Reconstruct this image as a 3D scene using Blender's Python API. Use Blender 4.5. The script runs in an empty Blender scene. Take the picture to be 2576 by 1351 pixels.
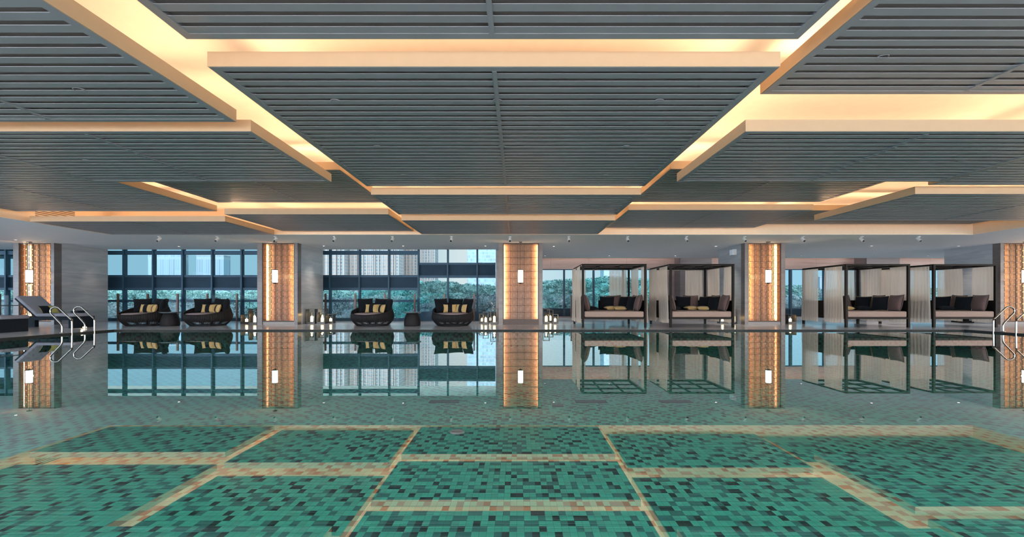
import bpy, math, random
from mathutils import Vector, Matrix
random.seed(7)
PI = math.pi
SC = bpy.context.scene
COL = SC.collection

# ------------------------------------------------------------------ camera
EYE = 0.95                       # eye height above the water surface (z = 0)
F = 1100.0                       # focal length in pixels of the 2576 px wide frame
cam_d = bpy.data.cameras.new('camera'); cam = bpy.data.objects.new('camera', cam_d); COL.objects.link(cam)
cam.location = (0, 0, EYE); cam.rotation_euler = (PI/2, 0, 0)
cam_d.sensor_width = 36; cam_d.lens = 36*F/2576
cam_d.shift_x = -12/2576; cam_d.shift_y = 76.5/2576
cam_d.clip_start = 0.05; cam_d.clip_end = 1000
SC.camera = cam
# ------------------------------------------------------------------ sky
w = bpy.data.worlds.new('world'); SC.world = w; w.use_nodes = True
nt = w.node_tree; nt.nodes.clear()
wo = nt.nodes.new('ShaderNodeOutputWorld'); bg = nt.nodes.new('ShaderNodeBackground')
tc = nt.nodes.new('ShaderNodeTexCoord'); sx = nt.nodes.new('ShaderNodeSeparateXYZ')
nt.links.new(tc.outputs['Generated'], sx.inputs[0])
def wramp(src, stops):
    r = nt.nodes.new('ShaderNodeValToRGB'); e = r.color_ramp.elements
    while len(e) > 1: e.remove(e[-1])
    e[0].position = stops[0][0]; e[0].color = (*stops[0][1], 1)
    for p, c in stops[1:]:
        q = e.new(p); q.color = (*c, 1)
    nt.links.new(src, r.inputs[0]); return r
# dusk sky: blue to the left, paler and milkier straight ahead
mx = nt.nodes.new('ShaderNodeMapRange'); mx.inputs[1].default_value = -1; mx.inputs[2].default_value = 1
nt.links.new(sx.outputs[0], mx.inputs[0])
azi = wramp(mx.outputs[0], [(0.10, (.25, .52, .68)), (0.36, (.33, .60, .72)), (0.435, (.70, .80, .81)), (0.49, (.68, .80, .82)), (0.56, (.52, .74, .82)), (0.72, (.36, .68, .84)), (1.0, (.30, .60, .80))])
# unseen sky behind the camera, extra brightness added to light the hall
my = nt.nodes.new('ShaderNodeMapRange'); my.inputs[1].default_value = -0.35; my.inputs[2].default_value = 0.40
my.inputs[3].default_value = 18.0; my.inputs[4].default_value = 1.0
nt.links.new(sx.outputs[1], my.inputs[0])
bk = nt.nodes.new('ShaderNodeMapRange'); bk.inputs[1].default_value = .25; bk.inputs[2].default_value = -.45; nt.links.new(sx.outputs[1], bk.inputs[0])
sk = nt.nodes.new('ShaderNodeMix'); sk.data_type = 'RGBA'; 
bkc = wramp(mx.outputs[0], [(0.0, (.42, .62, .82)), (0.45, (.66, .68, .70)), (1.0, (.78, .68, .60))]); nt.links.new(bkc.outputs[0], sk.inputs[7])
nt.links.new(bk.outputs[0], sk.inputs[0]); nt.links.new(azi.outputs[0], sk.inputs[6])
nt.links.new(sk.outputs[2], bg.inputs[0]); nt.links.new(my.outputs[0], bg.inputs[1])
nt.links.new(bg.outputs[0], wo.inputs[0])
# ------------------------------------------------------------------ exposure
SC.view_settings.view_transform = 'Standard'; SC.view_settings.look = 'None'
SC.view_settings.exposure = 0.0; SC.view_settings.gamma = 1; SC.view_settings.use_curve_mapping = False
cy = SC.cycles
cy.max_bounces = 7; cy.diffuse_bounces = 4; cy.glossy_bounces = 4; cy.transmission_bounces = 4; cy.transparent_max_bounces = 16
cy.caustics_reflective = False; cy.caustics_refractive = False
cy.sample_clamp_indirect = 4.0

def at(px, py, Y):               # a point of the place from where the photograph sees it
    return Vector(((px-1300)*Y/F, Y, EYE+(752-py)*Y/F))
def AX(px, Y): return (px-1300)*Y/F

# ================================================================== materials
M = {}
def nodes_mat(name):
    m = bpy.data.materials.new(name); m.use_nodes = True
    M[name] = m; return m, m.node_tree, m.node_tree.nodes['Principled BSDF']
def pmat(name, col, rough=.5, metal=0, var=0.12, scale=8, bump=0.0, bscale=None, spec=None, stretch=(1, 1, 1), sheen=0, coat=0):
    m, t, b = nodes_mat(name)
    b.inputs['Roughness'].default_value = rough; b.inputs['Metallic'].default_value = metal
    if spec is not None: b.inputs['Specular IOR Level'].default_value = spec
    if sheen: b.inputs['Sheen Weight'].default_value = sheen
    if coat: b.inputs['Coat Weight'].default_value = coat; b.inputs['Coat Roughness'].default_value = .05
    tcn = t.nodes.new('ShaderNodeTexCoord'); mp = t.nodes.new('ShaderNodeMapping'); mp.inputs['Scale'].default_value = stretch
    nz = t.nodes.new('ShaderNodeTexNoise'); nz.inputs['Scale'].default_value = scale; nz.inputs['Detail'].default_value = 4
    r = t.nodes.new('ShaderNodeValToRGB')
    r.color_ramp.elements[0].position = .3; r.color_ramp.elements[1].position = .7
    r.color_ramp.elements[0].color = (*[c*(1-var) for c in col], 1)
    r.color_ramp.elements[1].color = (*[min(1, c*(1+var)) for c in col], 1)
    t.links.new(tcn.outputs['Object'], mp.inputs[0]); t.links.new(mp.outputs[0], nz.inputs[0])
    t.links.new(nz.outputs[0], r.inputs[0]); t.links.new(r.outputs[0], b.inputs['Base Color'])
    if bump:
        n2 = t.nodes.new('ShaderNodeTexNoise'); n2.inputs['Scale'].default_value = bscale or scale*6; n2.inputs['Detail'].default_value = 3
        bp = t.nodes.new('ShaderNodeBump'); bp.inputs['Strength'].default_value = bump; bp.inputs['Distance'].default_value = .01
        t.links.new(mp.outputs[0], n2.inputs[0]); t.links.new(n2.outputs[0], bp.inputs['Height']); t.links.new(bp.outputs[0], b.inputs['Normal'])
    return m
def emat(name, col, strength):
    m, t, b = nodes_mat(name)
    b.inputs['Base Color'].default_value = (*col, 1)
    b.inputs['Emission Color'].default_value = (*col, 1); b.inputs['Emission Strength'].default_value = strength
    return m

pmat('ceiling_paint', (.84, .88, .93), .75, var=.02)
pmat('cove_paint', (.86, .80, .72), .8, var=.02)
pmat('riser_glow_tint', (.74, .58, .42), .8, var=.02)  # warm LED bounce put into the riser colour
pmat('fascia_paint', (.41, .29, .175), .6, var=.02)
pmat('slat_paint', (.222, .214, .232), .42, var=.05, scale=3)
pmat('slat_backing', (.24, .215, .19), .7, var=.05)
pmat('curtain_wall_metal', (.030, .078, .130), .45, metal=.1, spec=.3, var=.08)
pmat('spandrel', (.018, .046, .078), .6, spec=.2, var=.12, scale=1.5)
pmat('bronze', (.030, .018, .013), .5, metal=.2, var=.1)
pmat('dark_bronze', (.045, .030, .025), .4, metal=.5, var=.1)
pmat('post_brown', (.12, .070, .060), .4, metal=.3, var=.1)
pmat('chrome', (.28, .26, .235), .17, metal=1, var=.02)
pmat('wicker', (.014, .013, .015), .6, spec=.25, var=.25, scale=30, bump=.4, bscale=160)
pmat('wicker_blue', (.008, .014, .022), .6, spec=.2, var=.25, scale=30, bump=.4, bscale=120)
pmat('espresso', (.008, .006, .005), .5, spec=.15, var=.15, scale=6)
pmat('seat_fabric', (.32, .25, .26), .9, var=.04, scale=20, bump=.15, bscale=300, sheen=.05)
pmat('bed_fabric', (.36, .255, .21), .9, var=.04, scale=20, bump=.15, bscale=300, sheen=.05)
pmat('lounger_fabric', (.24, .255, .31), .9, var=.04, scale=20, bump=.15, bscale=300, sheen=.05)
pmat('black_fabric', (.0085, .0105, .0135), .9, spec=.1, var=.15, scale=14, bump=.2, bscale=250, sheen=.03)
pmat('mauve_fabric', (.13, .080, .072), .85, var=.08, scale=14, bump=.2, bscale=250, sheen=.05)
pmat('gold_fabric', (.50, .34, .14), .8, var=.06, scale=14, bump=.15, bscale=250, sheen=.1)
pmat('lime_fabric', (.42, .42, .14), .8, var=.06, scale=14)
pmat('table_top', (.06, .085, .10), .15, var=.1, coat=.5)
pmat('lantern_metal', (.085, .080, .078), .42, metal=.5, var=.1)
pmat('white_plastic', (.62, .61, .60), .45, var=.03)
pmat('black_plastic', (.02, .022, .026), .4, var=.05)
pmat('bark', (.07, .06, .05), .9, var=.3, scale=6)
emat('lamp_glow', (1.0, .93, .84), 3.0)
emat('candle_wax', (1.0, .80, .48), 4.0)
emat('downlight_glow', (1.0, .95, .88), 5.0)

# marble / travertine with long horizontal veins
def stone(name, c0, c1, rough, vein=(1.2, 1.2, 14), joint=None, coat=0.0, jw=.004):
    m, t, b = nodes_mat(name)
    tcn = t.nodes.new('ShaderNodeTexCoord'); mp = t.nodes.new('ShaderNodeMapping'); mp.inputs['Scale'].default_value = vein
    t.links.new(tcn.outputs['Object'], mp.inputs[0])
    n1 = t.nodes.new('ShaderNodeTexNoise'); n1.inputs['Scale'].default_value = 1; n1.inputs['Detail'].default_value = 7; n1.inputs['Roughness'].default_value = .62; n1.inputs['Distortion'].default_value = .6
    t.links.new(mp.outputs[0], n1.inputs[0])
    r = t.nodes.new('ShaderNodeValToRGB'); r.color_ramp.elements[0].position = .32; r.color_ramp.elements[1].position = .68
    r.color_ramp.elements[0].color = (*c0, 1); r.color_ramp.elements[1].color = (*c1, 1)
    t.links.new(n1.outputs[0], r.inputs[0]); out = r.outputs[0]
    if joint:
        s = t.nodes.new('ShaderNodeSeparateXYZ'); t.links.new(tcn.outputs['Object'], s.inputs[0]); prev = None
        for ax, (step, off) in joint.items():
            a = t.nodes.new('ShaderNodeMath'); a.operation = 'ADD'; a.inputs[1].default_value = off; t.links.new(s.outputs[ax], a.inputs[0])
            md = t.nodes.new('ShaderNodeMath'); md.operation = 'PINGPONG'; md.inputs[1].default_value = step/2; t.links.new(a.outputs[0], md.inputs[0])
            lt = t.nodes.new('ShaderNodeMath'); lt.operation = 'LESS_THAN'; lt.inputs[1].default_value = jw; t.links.new(md.outputs[0], lt.inputs[0])
            if prev:
                k = t.nodes.new('ShaderNodeMath'); k.operation = 'MAXIMUM'; t.links.new(prev, k.inputs[0]); t.links.new(lt.outputs[0], k.inputs[1]); prev = k.outputs[0]
            else: prev = lt.outputs[0]
        mixn = t.nodes.new('ShaderNodeMix'); mixn.data_type = 'RGBA'
        t.links.new(prev, mixn.inputs[0]); t.links.new(out, mixn.inputs[6]); mixn.inputs[7].default_value = (*[c*.6 for c in c0], 1); out = mixn.outputs[2]
    t.links.new(out, b.inputs['Base Color']); b.inputs['Roughness'].default_value = rough
    if coat: b.inputs['Specular IOR Level'].default_value = coat
    return m
stone('column_stone', (.30, .315, .335), (.44, .445, .46), .30, joint={2: (1.1, .35)}, vein=(.7, .7, 6))
stone('pilaster_stone', (.10, .080, .075), (.155, .13, .12), .30, joint={2: (1.1, .35)}, vein=(1, 1, 5))
stone('wall_marble', (.24, .18, .18), (.36, .28, .27), .30, vein=(.5, .5, 5), joint={0: (1.9, .2)})
stone('pier_stone', (.12, .10, .11), (.17, .15, .16), .30, vein=(.5, .5, 6))
stone('deck_marble', (.62, .64, .70), (.86, .87, .91), .15, vein=(.5, 5, 1), joint={0: (1.2, 0), 1: (1.2, .4)}, jw=.002, coat=.9)
stone('plinth_stone', (.25, .235, .23), (.33, .31, .30), .4)

stone('coping_stone', (.035, .04, .042), (.065, .07, .07), .9, vein=(1, 1, 5), coat=.01)
# amber back-lit stone
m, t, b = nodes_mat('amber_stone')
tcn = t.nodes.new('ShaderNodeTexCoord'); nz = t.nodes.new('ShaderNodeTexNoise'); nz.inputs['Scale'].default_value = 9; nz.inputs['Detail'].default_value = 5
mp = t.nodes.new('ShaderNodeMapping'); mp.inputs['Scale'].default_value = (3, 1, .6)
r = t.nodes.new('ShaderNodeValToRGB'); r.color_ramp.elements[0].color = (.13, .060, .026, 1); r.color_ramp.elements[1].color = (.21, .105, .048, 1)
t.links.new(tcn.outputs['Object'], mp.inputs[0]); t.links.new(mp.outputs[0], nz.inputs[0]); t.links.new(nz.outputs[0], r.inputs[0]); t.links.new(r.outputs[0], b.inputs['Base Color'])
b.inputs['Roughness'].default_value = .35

# pool mosaic: green, teal and near-black tiles
TX, TY = .0470, .0680
def mosaic(name, vertical=None):
    m, t, b = nodes_mat(name)
    tcn = t.nodes.new('ShaderNodeTexCoord'); s = t.nodes.new('ShaderNodeSeparateXYZ'); t.links.new(tcn.outputs['Object'], s.inputs[0])
    def mth(op, a, bb=None):
        n = t.nodes.new('ShaderNodeMath'); n.operation = op
        if isinstance(a, (int, float)): n.inputs[0].default_value = a
        else: t.links.new(a, n.inputs[0])
        if bb is not None:
            if isinstance(bb, (int, float)): n.inputs[1].default_value = bb
            else: t.links.new(bb, n.inputs[1])
        return n.outputs[0]
    ax = {'x': (1, 2), 'y': (0, 2), None: (0, 1)}[vertical]
    u = mth('DIVIDE', s.outputs[ax[0]], TX); v = mth('DIVIDE', s.outputs[ax[1]], TY)
    cu, cv = mth('FLOOR', u), mth('FLOOR', v)
    c = t.nodes.new('ShaderNodeCombineXYZ'); t.links.new(cu, c.inputs[0]); t.links.new(cv, c.inputs[1])
    wn = t.nodes.new('ShaderNodeTexWhiteNoise'); wn.noise_dimensions = '3D'; t.links.new(c.outputs[0], wn.inputs[0])
    r = t.nodes.new('ShaderNodeValToRGB'); r.color_ramp.interpolation = 'CONSTANT'; e = r.color_ramp.elements
    e[0].position = 0; e[0].color = (.006, .060, .066, 1); e[1].position = .12; e[1].color = (.045, .33, .30, 1)
    q = e.new(.36); q.color = (.085, .80, .60, 1); q = e.new(.7); q.color = (.10, .86, .64, 1); q = e.new(.9); q.color = (.11, .72, .54, 1)
    # laid out like mosaic sheets: dark tiles spread evenly, only a little at random
    hq = mth('FRACT', mth('ADD', mth('ADD', mth('MULTIPLY', cu, .75488), mth('MULTIPLY', cv, .56984)), mth('MULTIPLY', wn.outputs[0], .42)))
    t.links.new(hq, r.inputs[0])
    fu, fv = mth('FRACT', u), mth('FRACT', v)
    g = mth('MAXIMUM', mth('LESS_THAN', fu, .035), mth('LESS_THAN', fv, .035))
    mixn = t.nodes.new('ShaderNodeMix'); mixn.data_type = 'RGBA'; t.links.new(g, mixn.inputs[0]); t.links.new(r.outputs[0], mixn.inputs[6]); mixn.inputs[7].default_value = (.05, .20, .14, 1)
    t.links.new(mixn.outputs[2], b.inputs['Base Color']); b.inputs['Roughness'].default_value = .5
mosaic('mosaic_floor'); mosaic('mosaic_end', 'y'); mosaic('mosaic_side', 'x')

# still water: a mirror that lets the tiles through
m, t, b = nodes_mat('water_surface'); t.nodes.remove(b); out = t.nodes['Material Output']
tr = t.nodes.new('ShaderNodeBsdfTransparent'); tr.inputs[0].default_value = (.97, 1, 1, 1)
gl = t.nodes.new('ShaderNodeBsdfGlossy'); gl.inputs['Roughness'].default_value = .0; gl.inputs[0].default_value = (1, 1, 1, 1)
lw = t.nodes.new('ShaderNodeLayerWeight'); lw.inputs[0].default_value = .5
fr = t.nodes.new('ShaderNodeFloatCurve'); cvp = fr.mapping.curves[0].points      # reflectance against grazing angle
cvp[0].location = (0, .06); cvp[1].location = (1, 1)
for p in ((.50, .32), (.74, .48), (.86, .74), (.93, .90)): cvp.new(*p)
fr.mapping.update(); t.links.new(lw.outputs['Facing'], fr.inputs['Value'])
ms = t.nodes.new('ShaderNodeMixShader')
tcn = t.nodes.new('ShaderNodeTexCoord'); mp = t.nodes.new('ShaderNodeMapping'); mp.inputs['Scale'].default_value = (.5, 1.6, 1)
nz = t.nodes.new('ShaderNodeTexNoise'); nz.inputs['Scale'].default_value = 2.2; nz.inputs['Detail'].default_value = 2
bp = t.nodes.new('ShaderNodeBump'); bp.inputs['Strength'].default_value = .010; bp.inputs['Distance'].default_value = .01
t.links.new(tcn.outputs['Object'], mp.inputs[0]); t.links.new(mp.outputs[0], nz.inputs[0]); t.links.new(nz.outputs[0], bp.inputs['Height'])
t.links.new(bp.outputs[0], gl.inputs['Normal'])
t.links.new(fr.outputs[0], ms.inputs[0]); t.links.new(tr.outputs[0], ms.inputs[1]); t.links.new(gl.outputs[0], ms.inputs[2]); t.links.new(ms.outputs[0], out.inputs[0])

def glassy(name, tint, ior=1.45, rough=0.0):
    m, t, b = nodes_mat(name); t.nodes.remove(b); out = t.nodes['Material Output']
    tr = t.nodes.new('ShaderNodeBsdfTransparent'); tr.inputs[0].default_value = (*tint, 1)
    gl = t.nodes.new('ShaderNodeBsdfGlossy'); gl.inputs['Roughness'].default_value = rough
    fr = t.nodes.new('ShaderNodeFresnel'); fr.inputs[0].default_value = ior
    ms = t.nodes.new('ShaderNodeMixShader')
    t.links.new(fr.outputs[0], ms.inputs[0]); t.links.new(tr.outputs[0], ms.inputs[1]); t.links.new(gl.outputs[0], ms.inputs[2]); t.links.new(ms.outputs[0], out.inputs[0])
glassy('window_glass', (.93, .98, 1.0), 1.10); glassy('thin_glass', (.94, .97, .98), 1.10); glassy('candle_glass', (.95, .96, .96), 1.35)

# sheer cloth
m, t, b = nodes_mat('sheer_cloth'); t.nodes.remove(b); out = t.nodes['Material Output']
d = t.nodes.new('ShaderNodeBsdfDiffuse'); d.inputs[0].default_value = (.90, .78, .66, 1)
tl = t.nodes.new('ShaderNodeBsdfTranslucent'); tl.inputs[0].default_value = (.93, .82, .70, 1)
tr = t.nodes.new('ShaderNodeBsdfTransparent')
m1 = t.nodes.new('ShaderNodeMixShader'); m1.inputs[0].default_value = .40
m2 = t.nodes.new('ShaderNodeMixShader'); m2.inputs[0].default_value = .27
t.links.new(d.outputs[0], m1.inputs[1]); t.links.new(tl.outputs[0], m1.inputs[2])
t.links.new(m1.outputs[0], m2.inputs[1]); t.links.new(tr.outputs[0], m2.inputs[2]); t.links.new(m2.outputs[0], out.inputs[0])

def leafy(name, c0, c1):
    m, t, b = nodes_mat(name)
    tcn = t.nodes.new('ShaderNodeTexCoord'); nz = t.nodes.new('ShaderNodeTexNoise'); nz.inputs['Scale'].default_value = 4.5; nz.inputs['Detail'].default_value = 6; nz.inputs['Roughness'].default_value = .75
    r = t.nodes.new('ShaderNodeValToRGB'); r.color_ramp.elements[0].position = .38; r.color_ramp.elements[1].position = .62
    r.color_ramp.elements[0].color = (*c0, 1); r.color_ramp.elements[1].color = (*c1, 1)
    t.links.new(tcn.outputs['Object'], nz.inputs[0]); t.links.new(nz.outputs[0], r.inputs[0]); t.links.new(r.outputs[0], b.inputs['Base Color'])
    b.inputs['Roughness'].default_value = .9; b.inputs['Specular IOR Level'].default_value = .1
    n2 = t.nodes.new('ShaderNodeTexNoise'); n2.inputs['Scale'].default_value = 9; n2.inputs['Detail'].default_value = 4; bp = t.nodes.new('ShaderNodeBump'); bp.inputs['Strength'].default_value = 1; bp.inputs['Distance'].default_value = .25
    t.links.new(tcn.outputs['Object'], n2.inputs[0]); t.links.new(n2.outputs[0], bp.inputs['Height']); t.links.new(bp.outputs[0], b.inputs['Normal'])
leafy('leaves_deep', (.09, .19, .185), (.23, .40, .38))  # aerial haze put into the leaf colours as a pale blue tint
leafy('leaves_teal', (.07, .26, .25), (.19, .50, .47))
leafy('leaves_bare', (.14, .20, .22), (.27, .34, .36))

# facades
def facade(name, wall, glass, sx_, sz, wx=.5, wz=.5, vert=None, rough=.6):
    m, t, b = nodes_mat(name)
    tcn = t.nodes.new('ShaderNodeTexCoord'); s = t.nodes.new('ShaderNodeSeparateXYZ'); t.links.new(tcn.outputs['Object'], s.inputs[0])
    def mth(op, a, bb):
        n = t.nodes.new('ShaderNodeMath'); n.operation = op
        for i, x in enumerate((a, bb)):
            if x is None: continue
            if isinstance(x, (int, float)): n.inputs[i].default_value = x
            else: t.links.new(x, n.inputs[i])
        return n.outputs[0]
    xy = mth('ADD', s.outputs[0], s.outputs[1])
    u = mth('DIVIDE', xy, sx_); v = mth('DIVIDE', s.outputs[2], sz)
    win = mth('MULTIPLY', mth('LESS_THAN', mth('FRACT', u, None), wx), mth('LESS_THAN', mth('FRACT', v, None), wz))
    c = t.nodes.new('ShaderNodeCombineXYZ'); t.links.new(mth('FLOOR', u, None), c.inputs[0]); t.links.new(mth('FLOOR', v, None), c.inputs[1])
    wn = t.nodes.new('ShaderNodeTexWhiteNoise'); t.links.new(c.outputs[0], wn.inputs[0])
    g = t.nodes.new('ShaderNodeMix'); g.data_type = 'RGBA'; t.links.new(wn.outputs[0], g.inputs[0]); g.inputs[6].default_value = (*glass, 1); g.inputs[7].default_value = (*[min(1, k*2) for k in glass], 1)
    mm = t.nodes.new('ShaderNodeMix'); mm.data_type = 'RGBA'; t.links.new(win, mm.inputs[0]); mm.inputs[6].default_value = (*wall, 1); t.links.new(g.outputs[2], mm.inputs[7])
    t.links.new(mm.outputs[2], b.inputs['Base Color']); b.inputs['Roughness'].default_value = rough
facade('apartment_wall', (.105, .115, .125), (.022, .045, .062), 2.6, 2.9, .50, .52)
facade('apartment_bay', (.092, .075, .072), (.020, .045, .06), 1.5, 2.9, .62, .55)
facade('glass_tower_wall', (.070, .105, .125), (.028, .070, .095), 1.9, 3.3, .78, .74, rough=.4)
facade('far_tower_wall', (.048, .085, .105), (.020, .047, .070), 2.6, 60, .7, .95)  # blue air haze put into these wall and glass colours
pmat('roof_grey', (.09, .11, .12), .8); pmat('fin_paint', (.125, .135, .142), .7, var=.04)

# ================================================================== mesh helpers
class MB:
    def __init__(s): s.v = []; s.f = []; s.mi = []; s.cur = 0; s.sm = []
    def quad(s, a, b, c, d, smooth=False):
        n = len(s.v); s.v += [tuple(a), tuple(b), tuple(c), tuple(d)]; s.f.append((n, n+1, n+2, n+3)); s.mi.append(s.cur); s.sm.append(smooth)
    def box(s, x0, x1, y0, y1, z0, z1):
        n = len(s.v)
        s.v += [(x0, y0, z0), (x1, y0, z0), (x1, y1, z0), (x0, y1, z0), (x0, y0, z1), (x1, y0, z1), (x1, y1, z1), (x0, y1, z1)]
        for q in ((3, 2, 1, 0), (4, 5, 6, 7), (0, 1, 5, 4), (1, 2, 6, 5), (2, 3, 7, 6), (3, 0, 4, 7)):
            s.f.append(tuple(n+i for i in q)); s.mi.append(s.cur); s.sm.append(False)
    def grid(s, P, closed_u=False, closed_v=False, smooth=True):      # P[i][j]
        n = len(s.v); I = len(P); J = len(P[0])
        for r_ in P: s.v += [tuple(p) for p in r_]
        for i in range(I if closed_u else I-1):
            for j in range(J if closed_v else J-1):
                a = n+i*J+j; b_ = n+((i+1) % I)*J+j; c = n+((i+1) % I)*J+(j+1) % J; d_ = n+i*J+(j+1) % J
                s.f.append((a, b_, c, d_)); s.mi.append(s.cur); s.sm.append(smooth)
    def tube(s, pts, r, seg=8, cap=True, closed=False):
        pts = [Vector(p) for p in pts]; rings = []; N = len(pts); up = None
        for i, p in enumerate(pts):
            if closed: d_ = pts[(i+1) % N]-pts[i-1]
            else: d_ = pts[min(i+1, N-1)]-pts[max(i-1, 0)]
            d_.normalize()
            if up is None: up = Vector((0, 0, 1)) if abs(d_.z) < .9 else Vector((1, 0, 0))
            a = d_.cross(up)
            if a.length < 1e-4: a = d_.cross(Vector((0, 1, 0)))
            a.normalize(); bb = a.cross(d_).normalized(); up = bb
            rr = r[i] if isinstance(r, (list, tuple)) else r
            rings.append([p+a*math.cos(2*PI*k/seg)*rr+bb*math.sin(2*PI*k/seg)*rr for k in range(seg)])
        s.grid(rings, closed_u=closed, closed_v=True)
        if cap and not closed:
            for rg, rev in ((rings[0], False), (rings[-1], True)):
                n = len(s.v); s.v += [tuple(p) for p in rg]
                s.f.append(tuple(n+k for k in (range(seg) if not rev else reversed(range(seg))))); s.mi.append(s.cur); s.sm.append(False)
    def lathe(s, prof, cx=0, cy_=0, seg=32, smooth=True):              # prof: (r, z)
        P = [[(cx+r_*math.cos(2*PI*k/seg), cy_+r_*math.sin(2*PI*k/seg), z) for k in range(seg)] for r_, z in prof]
        s.grid(P, closed_v=True, smooth=smooth)
    def build(s, name, mats, parent=None, loc=None):
        me = bpy.data.meshes.new(name); me.from_pydata(s.v, [], s.f)
        if not isinstance(mats, (list, tuple)): mats = [mats]
        for k in mats: me.materials.append(M[k])
        me.polygons.foreach_set('material_index', s.mi); me.polygons.foreach_set('use_smooth', s.sm); me.update()
        o = bpy.data.objects.new(name, me); COL.objects.link(o)
        if parent is not None: o.parent = parent
        if loc is not None: o.location = loc
        return o
def tag(o, label=None, cat=None, group=None, kind=None):
    if label: o['label'] = label
    if cat: o['category'] = cat
    if group: o['group'] = group
    if kind: o['kind'] = kind
    return o
def empty(name, loc=(0, 0, 0), rz=0, **k):
    o = bpy.data.objects.new(name, None); COL.objects.link(o); o.location = loc; o.rotation_euler = (0, 0, rz); o.empty_display_size = .2
    return tag(o, **k)
def copy_tree(o, parent=None):
    c = o.copy(); COL.objects.link(c)
    if parent is not None: c.parent = parent
    for ch in list(o.children): copy_tree(ch, c)
    return c
def bev(o, w_=.006, seg=2):
    md = o.modifiers.new('bevel', 'BEVEL'); md.width = w_; md.segments = seg; md.limit_method = 'ANGLE'; return o
def area(name, loc, sx_, sy_, power, col, rot, parent=None, spread=PI):
    l = bpy.data.lights.new(name, 'AREA'); l.shape = 'RECTANGLE'; l.size = sx_; l.size_y = sy_; l.energy = power; l.color = col; l.spread = spread
    o = bpy.data.objects.new(name, l); COL.objects.link(o); o.location = loc; o.rotation_euler = rot
    if parent is not None: o.parent = parent
    return o
def point(name, loc, power, col, r=.03, parent=None):
    l = bpy.data.lights.new(name, 'POINT'); l.energy = power; l.color = col; l.shadow_soft_size = r
    o = bpy.data.objects.new(name, l); COL.objects.link(o); o.location = loc
    if parent is not None: o.parent = parent
    return o
def spot(name, loc, target, power, col, ang, blend=.6, r=.03, parent=None):
    l = bpy.data.lights.new(name, 'SPOT'); l.energy = power; l.color = col; l.spot_size = ang; l.spot_blend = blend; l.shadow_soft_size = r
    o = bpy.data.objects.new(name, l); COL.objects.link(o); o.location = loc
    o.rotation_euler = (Vector(target)-Vector(loc)).to_track_quat('-Z', 'Y').to_euler()
    if parent is not None: o.parent = parent
    return o

# ================================================================== the room
DECK = .04; ZC = EYE+1.97; ZTOP = EYE+2.72
PX0, PX1, PY0, PY1 = -11.95, 13.28, 1.2, 12.97          # pool
CX0, CX1, CY0, CY1 = -12.45, 13.98, -1.6, 13.40         # ceiling recess
RX0, RX1, RY0 = -23.0, 23.0, -5.0
WYL, WYR, XS = 18.10, 21.90, -.83                       # window planes left/right and where the wall steps back
WARM = (1.0, .59, .32)

f = MB()
f.box(RX0, PX0, RY0, WYL+.1, -.30, DECK); f.box(PX1, RX1, RY0, WYR+.1, -.30, DECK)
f.box(PX0, PX1, RY0, PY0, -.30, DECK); f.box(PX0, XS, PY1, WYL+.1, -.30, DECK); f.box(XS, PX1, PY1, WYR+.1, -.30, DECK)
tag(f.build('floor', 'deck_marble'), kind='structure')
f = MB(); f.box(PX0+.002, PX1-.002, PY1-.014, PY1+.0005, -.03, DECK-.0008); f.box(PX0-.0005, PX0+.014, PY0, PY1-.014, -.03, DECK-.0008); f.box(PX1-.014, PX1+.0005, PY0, PY1-.014, -.03, DECK-.0008); tag(f.build('trim_2', 'coping_stone'), kind='structure')
# thin dark bronze strip along the pool edge
f = MB(); g = .02
f.box(PX0-g, PX1+g, PY1, PY1+.012, DECK+.0005, DECK+.003); f.box(PX0-.012, PX0, PY0, PY1, DECK+.0005, DECK+.003); f.box(PX1, PX1+.012, PY0, PY1, DECK+.0005, DECK+.003)
tag(f.build('trim_1', 'dark_bronze'), kind='structure')
f = MB(); f.box(PX0, PX1, PY0, PY1, -.56, -.50); tag(f.build('pool_floor', 'mosaic_floor'), kind='structure')
f = MB(); f.box(PX0, PX1, PY1-.02, PY1, -.5, -.031); f.box(PX0, PX1, PY0, PY0+.02, -.5, -.031); tag(f.build('pool_end_lining', 'mosaic_end'), kind='structure')
f = MB(); f.box(PX0, PX0+.02, PY0, PY1, -.5, -.031); f.box(PX1-.02, PX1, PY0, PY1, -.5, -.031); tag(f.build('pool_side_lining', 'mosaic_side'), kind='structure')
f = MB(); f.quad((PX0, PY0, 0), (PX1, PY0, 0), (PX1, PY1, 0), (PX0, PY1, 0)); tag(f.build('water', 'water_surface'), kind='structure')

# low ceiling around the recess
f = MB()
f.box(RX0, CX0, RY0, 17.44, ZC, ZC+.12); f.box(CX1, RX1, RY0, 21.1, ZC, ZC+.12)
f.box(CX0, CX1, RY0, CY0, ZC, ZC+.12); f.box(CX0, XS, CY1, 17.44, ZC, ZC+.12); f.box(XS, CX1, CY1, 21.1, ZC, ZC+.12)
tag(f.build('ceiling', 'ceiling_paint'), kind='structure')
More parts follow.
